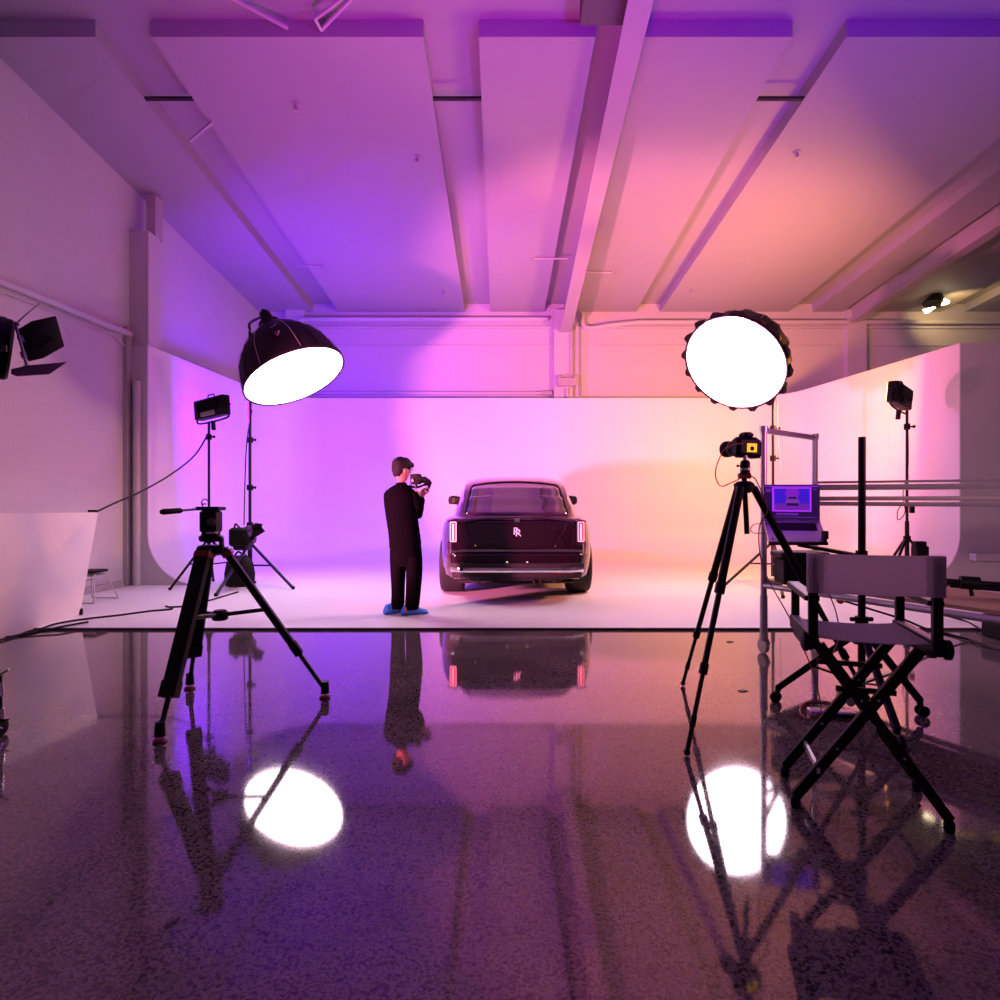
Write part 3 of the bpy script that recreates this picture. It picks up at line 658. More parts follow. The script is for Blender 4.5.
scr = MB().box(L(.008, -.039, -.004), (.062, .004, .048), Rm).build('screen', 'yellow', dc, label='glowing yellow rear screen')
MB().lathe(L(.008, -.0405, -.008), -f, [(.0, .003), (.012, .003), (.013, 0)], 16).build('round_subject', 'matte', scr)
for a, b in ((-.055, .03), (.058, .03), (.058, -.01), (.058, -.035)): MB().lathe(L(a, -.037, b), -f, [(.006, 0), (.005, .004)], 10).build('button', 'black', dc)
# tether cable
tag(MB().path([L(-.05, -.04, .02), P(727, 447, 3.2), P(718, 462, 3.2), P(715.5, 476, 3.2), P(721, 486, 3.2), P(733, 482, 3.2), P(744, 477, 3.2), P(753, 477, 3.18), P(758, 484, 3.15), P(765, 500, 3.12), P(767.5, 511, 3.12),
    P(762, 520, 3.15), P(759, 530, 3.15), P(759.5, 550, 3.15), P(764, 570, 3.1), P(775, 592, 3.0), P(788, 615, 2.9), P(800, 640, 2.85), P(812, 670, 3.0), P(820, 700, 3.15), FL(821, 716, .006)], .0032, 8).build('tether_cable', 'orange'), 'orange cable looping from the camera down past the laptop to the floor', 'cable')
tag(MB().path([FL(821, 716, .006), FL(806, 718, .006), FL(800, 710, .006), FL(808, 702, .006), FL(830, 702, .006)], .0045, 8).build('tether_cable', 'orange'), 'orange cable loop lying on the floor beside the silver power bar', 'cable')
tag(MB().path([P(829, 594, 3.2), P(836, 612, 3.2), P(839, 635, 3.15), P(832, 655, 3.1), P(828, 650, 3.15), P(836, 662, 3.12), P(846, 664, 3.1)], .0035, 6).build('tether_cable', 'orange'), 'orange cable hanging down behind the canvas chair back', 'cable')
# ------------------------------------------------------------------ rolling laptop stand
CS = V((2.0, 3.28, 0))
ds = thing('laptop_stand', 'black rolling stand with one tall pole behind the director chair, carrying the laptop', 'stand', CS)
MB().tube((CS.x, CS.y, .12), P(862, 437, 3.28), .019).build('pole', 'matte', ds)
MB().tube((CS.x, CS.y, .47), (CS.x, CS.y, .55), .033).build('clamp_collar', 'matte', ds)
MB().tube((CS.x-.06, CS.y, .535), (CS.x+.06, CS.y, .535), .012).build('cross_lever', 'matte', ds)
MB().tube((CS.x, CS.y, .40), (CS.x, CS.y, .47), .045).build('hub', 'matte', ds)
for ft in (FL(778, 702), FL(920, 716), FL(897, 747)):
    d = V((ft.x-CS.x, ft.y-CS.y, 0)).normalized(); top = V((CS.x, CS.y, .44))+d*.04; ft2 = V((ft.x, ft.y, .085))
    lg = MB().bar(top, ft2, .028, .034).build('leg', 'matte', ds)
    MB().bar(top+(ft2-top)*.55, (CS.x, CS.y, .18), .016, .010).build('brace', 'black', ds)
    cs = MB().tube((ft2.x, ft2.y, .095), (ft2.x, ft2.y, .065), .016).build('caster', 'matte', lg)
    s = V((-d.y, d.x, 0)); w0 = V((ft2.x, ft2.y, .030))+d*.012
    for q in (-1, 1): MB().lathe(w0+s*q*.010, s*q, [(.022, 0), (.030, .003), (.030, .012), (.018, .016)], 16).build('wheel', 'matte', cs)
# arm and tray
lb = P(797, 530.5, 3.66)                          # middle of the laptop base
MB().bar(P(800, 545, 3.58), P(861, 556, 3.28), .05, .018).build('arm', 'matte', ds)
MB().tube((CS.x, CS.y, P(862, 556, 3.28).z-.03), (CS.x, CS.y, P(862, 556, 3.28).z+.03), .030).build('arm_clamp', 'matte', ds)
# laptop
Bl, Br_ = P(764, 520, 3.78), P(820, 521, 3.70); Fl_, Fr_ = P(769, 541.5, 3.53), P(827.5, 541.5, 3.47)
lp = thing('laptop', 'open laptop on the black rolling stand showing a violet picture of the car', 'laptop', (Bl+Br_+Fl_+Fr_)/4)
nb = (Br_-Bl).cross(Fl_-Bl).normalized(); nb = nb if nb.z > 0 else -nb
MB().prism([Bl, Br_, Fr_, Fl_], -nb*.012).build('base', 'silver', lp)
def onb(u, v, h=.0008): return Bl.lerp(Br_, u).lerp(Fl_.lerp(Fr_, u), v)+nb*h
kb = MB().prism([onb(.12, .12), onb(.90, .12), onb(.90, .50), onb(.12, .50)], nb*.0006).build('keyboard', 'matte', lp)
keys = MB()
for r in range(5):
    for c_ in range(14):
        u0 = .13+c_*.0545; v0 = .14+r*.070; keys.prism([onb(u0, v0, .0015), onb(u0+.045, v0, .0015), onb(u0+.045, v0+.055, .0015), onb(u0, v0+.055, .0015)], nb*.001)
keys.build('keys', 'black', kb)
MB().prism([onb(.33, .56), onb(.68, .56), onb(.68, .95), onb(.33, .95)], nb*.0004).build('trackpad', 'silver', lp)
MB().prism([onb(.06, .85), onb(.10, .85), onb(.10, .92), onb(.06, .92)], nb*.0005).build('sticker', mat('blue_sticker', (.02, .08, .5), .5), lp)
Tl, Tr = P(763.5, 484.5, 3.87), P(820, 484.5, 3.79)
ns = (Tr-Tl).cross(Bl-Tl).normalized(); ns = ns if ns.y < 0 else -ns
MB().prism([Bl, Br_, Tr, Tl], -ns*.006).build('lid', 'silver', lp)
def ons(u, v, h=.001): return Tl.lerp(Tr, u).lerp(Bl.lerp(Br_, u), v)+ns*h
def patch(mb, u0, v0, u1, v1, h): return mb.prism([ons(u0, v0, h), ons(u1, v0, h), ons(u1, v1, h), ons(u0, v1, h)], ns*.0003)
def em(n, c_, s): return mat(n, (.005, .005, .005), .8, spec=.1, emit=c_, es=s)
patch(MB(), .01, .02, .99, .98, .0005).build('screen', em('screen_dark', (.02, .005, .06), 1), lp, label='lit laptop screen')
patch(MB(), .02, .04, .98, .07, .001).build('menu_bar', em('scr_violet', (.22, .02, .8), 1.0), lp)
pw = patch(MB(), .15, .08, .85, .76, .001).build('picture_window', em('scr_frame', (.45, .03, .95), 1.1), lp)
patch(MB(), .19, .12, .82, .72, .0015).build('picture', em('scr_blue', (.05, .01, .62), 1.0), pw)
MB().prism([ons(*q, .002) for q in ((.42, .12), (.60, .12), (.64, .22), (.60, .42), (.42, .42), (.38, .22))], ns*.0003).build('pink_glow', em('scr_pink', (.22, .015, .58), 1.0), pw)
patch(MB(), .19, .54, .82, .72, .002).build('picture_floor', em('scr_floor', (.16, .015, .42), 1.0), pw)
sc_ = MB().prism([ons(*q, .0026) for q in ((.405, .60), (.39, .55), (.39, .48), (.41, .42), (.44, .35), (.47, .325), (.56, .325), (.59, .35), (.62, .42), (.64, .48), (.64, .55), (.625, .60))], ns*.0003).build('pictured_car', em('scr_car', (.20, .03, .42), 1.0), pw)
MB().prism([ons(*q, .0031) for q in ((.43, .41), (.455, .35), (.575, .35), (.60, .41))], ns*.0003).build('pictured_window', em('scr_car2', (.02, .005, .12), 1), sc_)
patch(MB(), .405, .53, .625, .60, .0031).build('pictured_bumper', em('scr_car3', (.02, .004, .06), 1), sc_)
rows = MB()
for a, b, c_, d in ((.04, .12, .13, .22), (.03, .82, .10, .86), (.22, .80, .62, .86), (.05, .90, .16, .93), (.20, .90, .95, .92), (.88, .12, .94, .16)): patch(rows, a, b, c_, d, .0012)
rows.build('side_panels', em('scr_ui', (.20, .02, .50), .7), lp)
MB().prism([onb(.0, .2, -.013), onb(1.0, .2, -.013), onb(1.02, 1.0, -.013), onb(-.0, 1.0, -.013)], -nb*.012).build('tray', 'matte', ds)
MB().box(P(825, 535, 3.5), (.02, .05, .05), bev=.004).build('tray_clip', 'matte', ds)
tag(MB().path([P(764, 524, 3.76), P(755, 524, 3.7), P(750.5, 529, 3.7), P(754, 533, 3.7), P(765, 533, 3.66)], .003, 6).build('laptop_cable', 'orange'), 'short orange cable loop plugged into the left side of the laptop', 'cable')

# ------------------------------------------------------------------ wheeled scaffold
sf = thing('rolling_scaffold', 'grey tube scaffold on casters with a plywood deck, behind the laptop and chair', 'scaffold', (2.09, 4.7, 0))
p1 = V((2.09, 4.7, 0)); p2 = V((2.76, 5.2, 0)); dl = V((.64, -1.46, 0)).normalized(); LEN = 1.95
q1 = p1+dl*LEN; q2 = p2+dl*LEN; Zt = 1.78
def zt(p, z): return V((p.x, p.y, z))
for p, tall in ((p1, True), (p2, True), (q1, False), (q2, False)):
    h = Zt if tall else 1.0
    po = MB().tube(zt(p, .15), zt(p, h), .024).build('post', 'alu', sf)
    MB().tube(zt(p, .14), zt(p, .46), .029).build('post_sleeve', 'alu', po)
    ca = MB().tube(zt(p, .10), zt(p, .16), .032).build('caster', 'ivory', po)
    MB().lathe(zt(p, .060)+V((-.02, .0, 0)), (1, .2, 0), [(.045, 0), (.058, .006), (.058, .034), (.045, .04)], 20).build('wheel', 'ivory', ca)
    MB().bar(zt(p, .13), zt(p, .06)+V((.03, 0, 0)), .012, .05).build('fork', 'matte', ca)
MB().tube(zt(p1, Zt-.015), zt(p2, Zt-.015), .024).build('top_rail', 'alu', sf)
for p in (p1, p2): MB().tube(zt(p, Zt-.03), zt(p, Zt+.02), .032).build('corner_fitting', 'alu', sf)
for a, b in ((p1, p2), (p2, p1)):
    MB().bar(zt(a, 1.32), zt(a.lerp(b, .30), 1.13), .03, .03).build('gusset', 'alu', sf)
MB().tube(zt(p1, 1.12), zt(p2, 1.12), .02).build('cross_rail', 'alu', sf)
MB().tube(zt(p1, .54), zt(p2, .54), .022).tube(zt(q1, .54), zt(q2, .54), .022).build('deck_rail', 'alu', sf)
MB().tube(zt(p1, .535), zt(q1, .535), .022).build('deck_rail', 'alu', sf)
MB().tube(zt(p2, .535), zt(q2, .535), .022).build('deck_rail', 'alu', sf)
MB().prism([zt(p1, .565), zt(p2, .565), zt(q2, .565), zt(q1, .565)], (0, 0, .022)).build('deck', 'wood', sf, False)
# long pipes running right from the scaffold
for i, (ya, yb_, r, m) in enumerate(((482.5, 480.2, .011, 'alu'), (487.5, 486.3, .026, 'alu'), (498.6, 498.2, .019, 'beamdark'), (503.6, 504.8, .019, 'alu'))):
    MB().tube(P(816, ya, 5.16), P(1180, yb_-(ya-yb_)*1.0, 5.1), r).build('long_rail', m, sf)
# far support for the long rails, out of frame
MB().tube(P(1175, 478, 5.1)*1.0, V((P(1175, 478, 5.1).x, 5.1, 0)), .024).build('post', 'alu', sf)
# case on the deck
cse = thing('equipment_case', 'black lidded case on the scaffold deck under the laptop', 'case', P(797, 574, 4.35))
bc = P(797, 565, 4.4); zb = .588
RZ = Matrix.Rotation(math.radians(-8), 4, 'Z')
MB().box((bc.x, 4.42, zb+.095), (.24, .24, .19), RZ, .012).build('body', 'matte', cse)
MB().box((bc.x+.03, 4.42, zb+.215), (.34, .28, .05), RZ, .012).build('lid', 'matte', cse)
MB().box((bc.x, 4.29, zb+.16), (.05, .02, .03), RZ, .004).build('latch', 'black', cse)
# folded stand lying on the deck
fs = thing('folded_light_stand', 'black folded light stand lying on the scaffold deck at the right edge', 'light stand', P(960, 586, 3.7))
a = P(925, 580.5, 3.75); b = P(1040, 593, 3.5); a.z = max(a.z, .62); 
zl = .615; a = V((P(922, 582, 3.85).x, 3.85, zl+.07)); b = V((P(1040, 592, 3.6).x, 3.6, zl+.05))
MB().tube(a, b, .019).build('pole', 'matte', fs)
for f, r, l in ((.42, .042, .05), (.90, .034, .05)):
    c_ = a.lerp(b, f); d = (b-a).normalized(); MB().tube(c_-d*l, c_+d*l, r).build('collar', 'matte', fs)
    MB().tube(c_, c_+V((0, -.02, -.08)), .012).build('locking_knob', 'matte', fs)
MB().tube(a+V((.1, .05, -.03)), b+V((0, .05, -.03)), .010).build('leg', 'alu', fs)
MB().tube(a+V((.15, -.04, -.035)), b+V((0, -.04, -.03)), .010).build('leg', 'matte', fs)
# power bar on floor
pb = thing('power_bar', 'silver power bar lying on the floor under the director chair', 'power bar', FL(830, 716))
c_ = FL(832, 716); MB().box((c_.x, c_.y, .018), (.24, .07, .032), Matrix.Rotation(math.radians(-10), 4, 'Z'), .006).build('body', 'silver', pb)
MB().box((c_.x+.02, c_.y-.034, .012), (.20, .012, .020), Matrix.Rotation(math.radians(-10), 4, 'Z')).build('dark_edge', 'matte', pb)
# dark box at right edge
tag(MB().box(FL(1012, 641)+V((0, .1, .105)), (.20, .22, .20), bev=.01).build('floor_box', 'matte'), 'dark box on the floor cut by the right edge', 'box')
# small caster dolly part seen below deck at (815,625)
dd = tag(MB().box(FL(815, 626, .02)+V((0, 0, .03)), (.05, .12, .06), bev=.01).build('floor_caster_part', 'steel'), 'small grey metal caster part on the cove floor behind the scaffold wheel', 'clamp')

# ------------------------------------------------------------------ director chair
ch = thing('director_chair', 'tall black folding director chair with grey canvas back and seat, right foreground', 'chair', (1.42, 2.34, 0))
o = V((1.412, 2.335, 0)); u = V((.95, -.31, 0)).normalized(); v = V((.31, .95, 0)).normalized()
def K(a, b, z): return o+u*a+v*b+V((0, 0, z))
Rc = Matrix((u, v, V((0, 0, 1)))).transposed().to_4x4()
SW, SD, ZS = .196, .20, .655
for s in (-1, 1):
    MB().bar(K(s*SW, -SD-.02, ZS), K(s*SW, SD+.03, ZS), .035, .05).build('seat_rail', 'matte', ch)
    MB().bar(K(s*(SW+.0), -SD-.01, ZS+.027), K(s*SW, SD+.02, ZS+.027), .028, .005).build('rail_edge', 'alu', ch)
    MB().bar(K(s*SW, -SD, ZS-.02), K(s*SW, -SD, .968), .030, .026, up=v).build('back_post', 'matte', ch)
    MB().bar(K(s*SW, SD, ZS-.02), K(s*SW, SD, .80), .030, .024, up=v).build('front_post', 'matte', ch)
    arm = MB().bar(K(s*SW, -SD+.01, .812), K(s*SW, SD+.06, .812), .05, .018).build('armrest', 'matte', ch)
    MB().bar(K(s*SW, -SD+.015, .822), K(s*SW, SD+.055, .822), .040, .004).build('armrest_top', 'alu', arm)
    MB().lathe(K(s*(SW+.02), -SD-.01, ZS), u*s, [(.035, 0), (.035, .015), (.02, .022)], 14).build('hinge_knuckle', 'matte', ch)
    MB().lathe(K(s*SW, -SD, .966), (0, 0, 1), [(.014, 0), (.014, .006), (.01, .01)], 10).build('post_cap', 'matte', ch)
# X legs front and back
FW, FD = .245, .150
for b in (-FD, FD):
    for s in (-1, 1):
        off = .012*s*(1 if b > 0 else -1)
        top = K(-s*(SW-.03), b+off, ZS-.02); ft = K(s*FW, b+off, .045)
        lg = MB().bar(top, ft, .022, .036, up=u).build('leg', 'matte', ch)
        MB().lathe(V((ft.x, ft.y, .0)), (0, 0, 1), [(.015, 0), (.018, .01), (.018, .03), (.012, .045)], 12).build('foot', 'matte', lg)
        for f in (.33, .66):
            c_ = top.lerp(ft, f); MB().lathe(c_-v*.012, -v, [(.005, 0), (.004, .003)], 8).build('rivet', 'steel', lg)
    MB().lathe(K(0, b-.03, .345), v, [(.016, 0), (.016, .06)], 12).build('pivot', 'steel', ch)
for s in (-1, 1):
    pz = .155; xx = FW-(pz-.045)/(ZS-.065)*(FW+SW-.03)
    MB().bar(K(s*xx, -FD, pz), K(s*xx, FD, pz), .012, .022).build('stretcher', 'alu' if s < 0 else 'matte', ch)
MB().bar(K(-.10, -FD+.05, .46), K(.10, -FD+.05, .46), .012, .02).build('brace', 'matte', ch)
MB().bar(K(-.12, FD, .50), K(.12, FD, .50), .012, .02).build('brace', 'matte', ch)
for s in (-1, 1):
    MB().bar(K(s*.20, -FD, ZS-.03), K(s*.20, FD, ZS-.03), .022, .03).build('seat_brace', 'matte', ch)
# canvas seat (slightly sagging) and back sleeve
seat = MB(); rows_ = []
for i in range(9):
    a = -SW+.01+(2*SW-.02)*i/8; sag = .012*(1-(a/SW)**2)
    rows_.append([K(a, bb_, ZS+.018-sag+dz) for bb_, dz in ((-SD+.01, 0), (0, 0), (SD-.0, 0), (SD-.0, -.004), (0, -.004), (-SD+.01, -.004))])
seat.loft(rows_).build('seat', 'canvas', ch)
bk = MB(); rows_ = []
for i in range(17):
    t_ = -1+2*i/16; a = t_*(SW+.019); bow = -.018 if abs(t_) > .8 else -.0; y = -SD-.004+.020*(1-t_*t_)
    th = .022 if abs(t_) > .82 else .005
    z0, z1 = .832+.006*(t_*t_), .982-.004*(1-t_*t_)
    rows_.append([K(a, y-th, z0), K(a, y-th, (z0+z1)/2), K(a, y-th, z1), K(a, y+th, z1), K(a, y+th, (z0+z1)/2), K(a, y+th, z0)])
bo = bk.loft(rows_).build('backrest', 'canvas', ch)
for s in (-1, 1): MB().bar(K(s*.165, -SD-.010, .840), K(s*.165, -SD-.010, .976), .0025, .002, up=v).build('stitching', 'canvas', bo)

# ------------------------------------------------------------------ wire stool at left wall
st = thing('wire_stool', 'thin wire stool with a dark seat beside the left wall, behind the white board', 'stool', FL(94, 608))
c_ = V((-5.0, 7.15, .02)); S = P(93, 571, 7.2)
MB().box((S.x, 7.2, S.z), (.22, .26, .035), bev=.012).build('seat', 'matte', st)
MB().box((S.x, 7.2, S.z-.045), (.16, .24, .02), bev=.006).build('seat_frame', 'steel', st)
for sx, sy in ((-1, -1), (1, -1), (1, 1), (-1, 1)):
    MB().tube((S.x+sx*.09, 7.2+sy*.10, S.z-.03), (S.x+sx*.16, 7.2+sy*.22, .03), .008).build('leg', 'alu', st)
MB().path([(S.x-.11, 7.08, .33), (S.x, 7.06, .29), (S.x+.11, 7.08, .31)], .007, 6).build('stretcher', 'alu', st)
for s in (-1, 1): MB().tube((S.x-.16, 7.2+s*.22, .03), (S.x+.16, 7.2+s*.22, .03), .008).build('floor_rung', 'alu', st)

# ------------------------------------------------------------------ cables on the floor
tag(MB().path([P(209, 432, 8.5), P(195, 455, 8.2), P(170, 475, 7.7), P(140, 492, 7.1), P(115, 503, 6.7), P(96, 512, 6.4)], .011, 8).build('power_cable', 'matte'), 'black cable sagging from the left panel light to the white board', 'cable')
tag(MB().box(P(93, 511, 6.38), (.09, .05, .025), bev=.006).build('cable_plug', 'matte'), 'small black plug resting on the top corner of the white board', 'plug')
tag(MB().path([FL(238, 592, .03), FL(200, 603, .03), FL(186, 606, .03), FL(170, 607, .03), FL(166, 606, .03), FL(172, 609, .03), FL(150, 611, .03), FL(120, 615, .03), FL(85, 619, .03), FL(55, 624, .035)]
    +[FL(35, 631, .012), FL(0, 640, .012), FL(-30, 648, .012)], .010, 8).build('power_cable', 'matte'), 'black cable running over the cove floor from the left softbox stand to the left edge', 'cable')
tag(MB().path([FL(88, 622, .035), FL(60, 627, .035), FL(30, 634, .012), FL(-20, 640, .012)], .010, 8).build('power_cable', 'matte'), 'second black cable along the foot of the white board', 'cable')
tag(MB().path([P(841, 600, 4.9), P(870, 609, 5.0), P(905, 620, 5.0), P(930, 630, 5.05), FL(970, 640, .012), FL(1010, 652, .012)], .009, 8).build('power_cable', 'matte'), 'black cable with a red tag running down behind the chair to the right edge', 'cable')
tag(MB().lathe(P(845, 601.5, 4.9), P(839, 600, 4.9)-P(845, 601.5, 4.9), [(.004, 0), (.03, .03), (.03, .05), (.012, .07)], 10).build('cable_tag', 'redtag'), 'red tag on the black cable behind the chair back', 'tag')
tag(MB().path([P(935, 613, 5.9), P(965, 621, 5.9), FL(985, 631, .03), FL(1015, 638, .012)], .009, 8).build('power_cable', 'matte'), 'black cable crossing under the scaffold deck at the right edge', 'cable')
tag(MB().path([FL(942, 632, .012), FL(960, 637, .012), FL(985, 646, .012), FL(1020, 655, .012)], .008, 8).build('power_cable', 'matte'), 'black cable on the concrete at the right edge beside the dark box', 'cable')
tag(MB().path([P(252, 410, 8.3), P(247, 440, 8.32), P(245, 480, 8.3), P(244, 525, 8.25)], .008, 8).build('power_cable', 'matte'), 'thin cable hanging straight down beside the left softbox stand', 'cable')
tag(MB().path([P(777, 400, 8.5), P(778, 440, 8.45), P(781, 480, 8.4), P(780, 540, 8.4)], .008, 8).build('power_cable', 'conduit'), 'pale cable hanging down beside the right softbox stand', 'cable')
for px, py, lab in ((903, 0, ''), ):
    pass
for px, py, lab in ((730, 642, 'small dark scrap on the concrete right of the car reflection, nearer the cove edge'), (743, 691, 'small dark leaf-like scrap on the concrete between the photo tripod feet')):
    q = FL(px, py); tag(MB().box((q.x, q.y, .003), (.055, .035, .004), Matrix.Rotation(.5, 4, 'Z'), .0015).build('floor_scrap', 'matte'), lab, 'scrap')
# ------------------------------------------------------------------ car
M['lettering'] = mat('pale_lettering', (.80, .78, .80), .4)
CX, CY = .205, 7.13
car = thing('car', 'dark plum luxury coupe seen from behind in the white cove', 'car', (CX, CY+2.2, .02))
def lerp(a, b, t): return a+(b-a)*t
def interp(tab, y):
    if y <= tab[0][0]: return tab[0][1:]
    for r0, r1 in zip(tab[:-1], tab[1:]):
        if y <= r1[0]:
            t = (y-r0[0])/(r1[0]-r0[0]); t = t*t*(3-2*t)*.5+t*.5
            return [lerp(a, b, t) for a, b in zip(r0[1:], r1[1:])]
    return tab[-1][1:]
# y, half width, bottom z, belt z (shoulder), centre top z
BT = [(0.00, .78, .40, .93, 1.010), (.04, .835, .33, .955, 1.035), (.14, .895, .28, .98, 1.045), (.35, .95, .27, 1.00, 1.06), (.75, .995, .26, 1.01, 1.07), (1.1, 1.005, .25, 1.01, 1.07),
      (1.7, .985, .22, 1.00, 1.06), (2.6, .975, .22, .99, 1.04), (3.3, .99, .24, .98, 1.03), (3.8, .985, .26, .96, 1.02), (4.15, .93, .28, .92, 1.00), (4.35, .86, .32, .88, .95), (4.45, .76, .38, .82, .90)]
def bring(y):
    hw, zb, zs, zt_ = interp(BT, y); hw *= .985
    half = [(0, zb), (hw*.55, zb), (hw*.86, zb), (hw*.955, zb+.05), (hw*.985, zb+.16), (hw*.998, zb+.30), (hw, lerp(zb, zs, .62)), (hw*.99, lerp(zb, zs, .80)), (hw*.965, zs-.04),
            (hw*.925, zs+.015), (hw*.86, zs+.045), (hw*.72, lerp(zs, zt_, .75)+.012), (hw*.40, zt_), (0, zt_+.004)]
    pts = half+[(-x, z) for x, z in reversed(half[1:-1])]
    return [V((CX+x, CY+y, z)) for x, z in pts]
ys = [0, .02, .04, .09, .14, .24, .35, .5, .65, .8, .95, 1.1, 1.3, 1.5, 1.7, 2.0, 2.3, 2.6, 2.9, 3.1, 3.3, 3.5, 3.7, 3.8, 3.95, 4.05, 4.15, 4.25, 4.35, 4.4, 4.45]
body = MB().loft([bring(y) for y in ys]).build('body', 'paint', car)
# wheel arches cut with cylinders
cut = MB()
AX = (.92, 3.62); WR = .370
for ay in AX:
    for s in (-1, 1): cut.tube((CX+s*.60, CY+ay, WR+.02), (CX+s*1.2, CY+ay, WR+.02), WR+.045, n=40)
co = cut.build('cutter_tmp', 'matte', None)
md = body.modifiers.new('b', 'BOOLEAN'); md.object = co; md.operation = 'DIFFERENCE'; md.solver = 'EXACT'; bake(body); bpy.data.objects.remove(co)
body.data.materials.clear(); body.data.materials.append(M['paint'])
for p in body.data.polygons: p.use_smooth = True; p.material_index = 0
body.data.set_sharp_from_angle(angle=math.radians(40))
# greenhouse: fastback roof in body colour with glass set in
GT = [(.10, .66, .60, 1.045), (.30, .74, .64, 1.14), (.60, .79, .69, 1.29), (.95, .80, .71, 1.43), (1.30, .80, .71, 1.54), (1.7, .80, .70, 1.61), (2.1, .80, .68, 1.63), (2.5, .79, .66, 1.60), (2.8, .77, .57, 1.47), (3.1, .76, .58, 1.30), (3.4, .74, .60, 1.12), (3.55, .70, .60, 1.03)]
def gring(y, g=0.0):
    wb, wt, zt_ = interp(GT, y); base = .99; hgt = zt_-base; wt = wt*(.94 if hgt > .3 else 1)
    wb2 = wb+.05; half = [(wb2, base), (lerp(wb2, wt, .32), base+hgt*.40), (lerp(wb2, wt, .62), base+hgt*.72), (lerp(wb2, wt, .86), base+hgt*.90), (wt*.86, base+hgt*.965), (wt*.55, base+hgt*.99), (0, zt_)]
    pts = half+[(-x, z) for x, z in reversed(half[:-1])]
    return [V((CX+x*(1+g), CY+y, z+g*.3)) for x, z in pts]
gy = [.10, .2, .30, .45, .60, .78, .95, 1.12, 1.30, 1.5, 1.7, 1.9, 2.1, 2.3, 2.5, 2.65, 2.8, 2.95, 3.1, 3.25, 3.4, 3.55]
MB().loft([gring(y) for y in gy], cap=True).build('roof', 'paint', car)
# rear window lying on the fastback
def roofz(x, y):
    wb, wt, zt_ = interp(GT, y); base = .99; hgt = zt_-base; wt = wt*(.94 if hgt > .3 else 1); a = abs(x)
    prof = [(0, zt_), (wt*.55, base+hgt*.99), (wt*.86, base+hgt*.965), (lerp(wb+.05, wt, .86), base+hgt*.90), (lerp(wb+.05, wt, .62), base+hgt*.72), (wb+.05, base)]
    for (x0, z0), (x1, z1) in zip(prof[:-1], prof[1:]):
        if a <= x1: return lerp(z0, z1, (a-x0)/max(1e-6, x1-x0))
    return base
wn = MB(); rows_ = []
for i in range(15):
    t = i/14; y = lerp(.13, 1.08, t); hwid = lerp(.640, .60, t); row = []
    if i in (0, 14): hwid *= .97
    for j in range(21):
        x = hwid*(-1+2*j/20); yy = y+(.10*(1-(x/.6)**2) if i > 0 else 0)*t
        row.append(V((CX+x, CY+yy, roofz(x, yy)+.014)))
    rows_.append(row)
low = [[p+V((0, 0, -.02)) for p in r] for r in rows_]
n_ = len(rows_); vs_ = [p for r in rows_ for p in r]; fs_ = [(i*21+j, i*21+j+1, (i+1)*21+j+1, (i+1)*21+j) for i in range(n_-1) for j in range(20)]
wo = MB().add(vs_, fs_).build('rear_window', 'carglass', car, label='tinted rear window')
sd = wo.modifiers.new('s', 'SOLIDIFY'); sd.thickness = .012; sd.offset = -1; bake(wo)
edge = [r[0] for r in rows_]+rows_[-1][1:-1]+[r[-1] for r in reversed(rows_)]
MB().path([p+V((0, -.0, .002)) for p in edge], .006, 6, 0).build('window_seal', 'matte', car)
# side windows
for s in (-1, 1):
    m = MB(); vs_ = []; fs_ = []; NN = 13
    for i in range(NN):
        y = lerp(1.15, 3.10, i/(NN-1)); wb, wt, zt_ = interp(GT, y); base = .99; hgt = zt_-base; wt = wt*(.94 if hgt > .3 else 1); wb2 = wb+.05
        top = .72 if .15 < i/(NN-1) < .9 else .45
        for f in (.08, .3, .5, top):
            g = f; xx = lerp(wb2, wt, .32*g/.40) if g <= .4 else lerp(lerp(wb2, wt, .32), lerp(wb2, wt, .62), (g-.4)/.32)
            vs_.append(V((CX+s*(xx+.008), CY+y, base+hgt*g)))
    for i in range(NN-1):
        for j in range(3): fs_.append((i*4+j, i*4+j+1, i*4+j+5, i*4+j+4))
    so = m.add(vs_, fs_).build('side_window', 'carglass', car); q = so.modifiers.new('s', 'SOLIDIFY'); q.thickness = .01; q.offset = 0; bake(so)
# glossy rear panel and lid, dark reflection put into the paint
def rearpoly(pts, y0, dep, name, m, parent=car, **k): return MB().prism([V((CX+x, CY+y0, z)) for x, z in pts], (0, dep, 0)).build(name, m, parent, **k)
def curvedpanel(x0, x1, z0f, z1f, off, name, m, n=24, rows=6, th=.01):
    # surface hugging the rounded tail
    vs_ = []; fs_ = []
    for j in range(rows+1):
        for i in range(n+1):
            x = lerp(x0, x1, i/n); a = abs(x); z = lerp(z0f(a), z1f(a), j/rows)
            y = tail_y(a, z)-off; vs_.append(V((CX+x, CY+y, z)))
    for j in range(rows):
        for i in range(n): k_ = j*(n+1)+i; fs_.append((k_, k_+1, k_+n+2, k_+n+1))
    o_ = MB().add(vs_, fs_).build(name, m, car); s_ = o_.modifiers.new('s', 'SOLIDIFY'); s_.thickness = th; s_.offset = -1 if True else 1; bake(o_); return o_
def tail_y(a, z):
    y = 0.0
    if a > .76: y = ((a-.76)/.20)**1.6*.36
    if z > .93: y += ((z-.93)/.12)**2*.04*max(0, 1-a)
    return y
lid = curvedpanel(-.86, .86, lambda a: .60, lambda a: 1.02-.10*max(0, (a-.55)/.31)**2, .018, 'boot_lid', 'paint_dark_refl', th=.012)
lid['label'] = 'glossy boot lid with its dark reflection painted in'
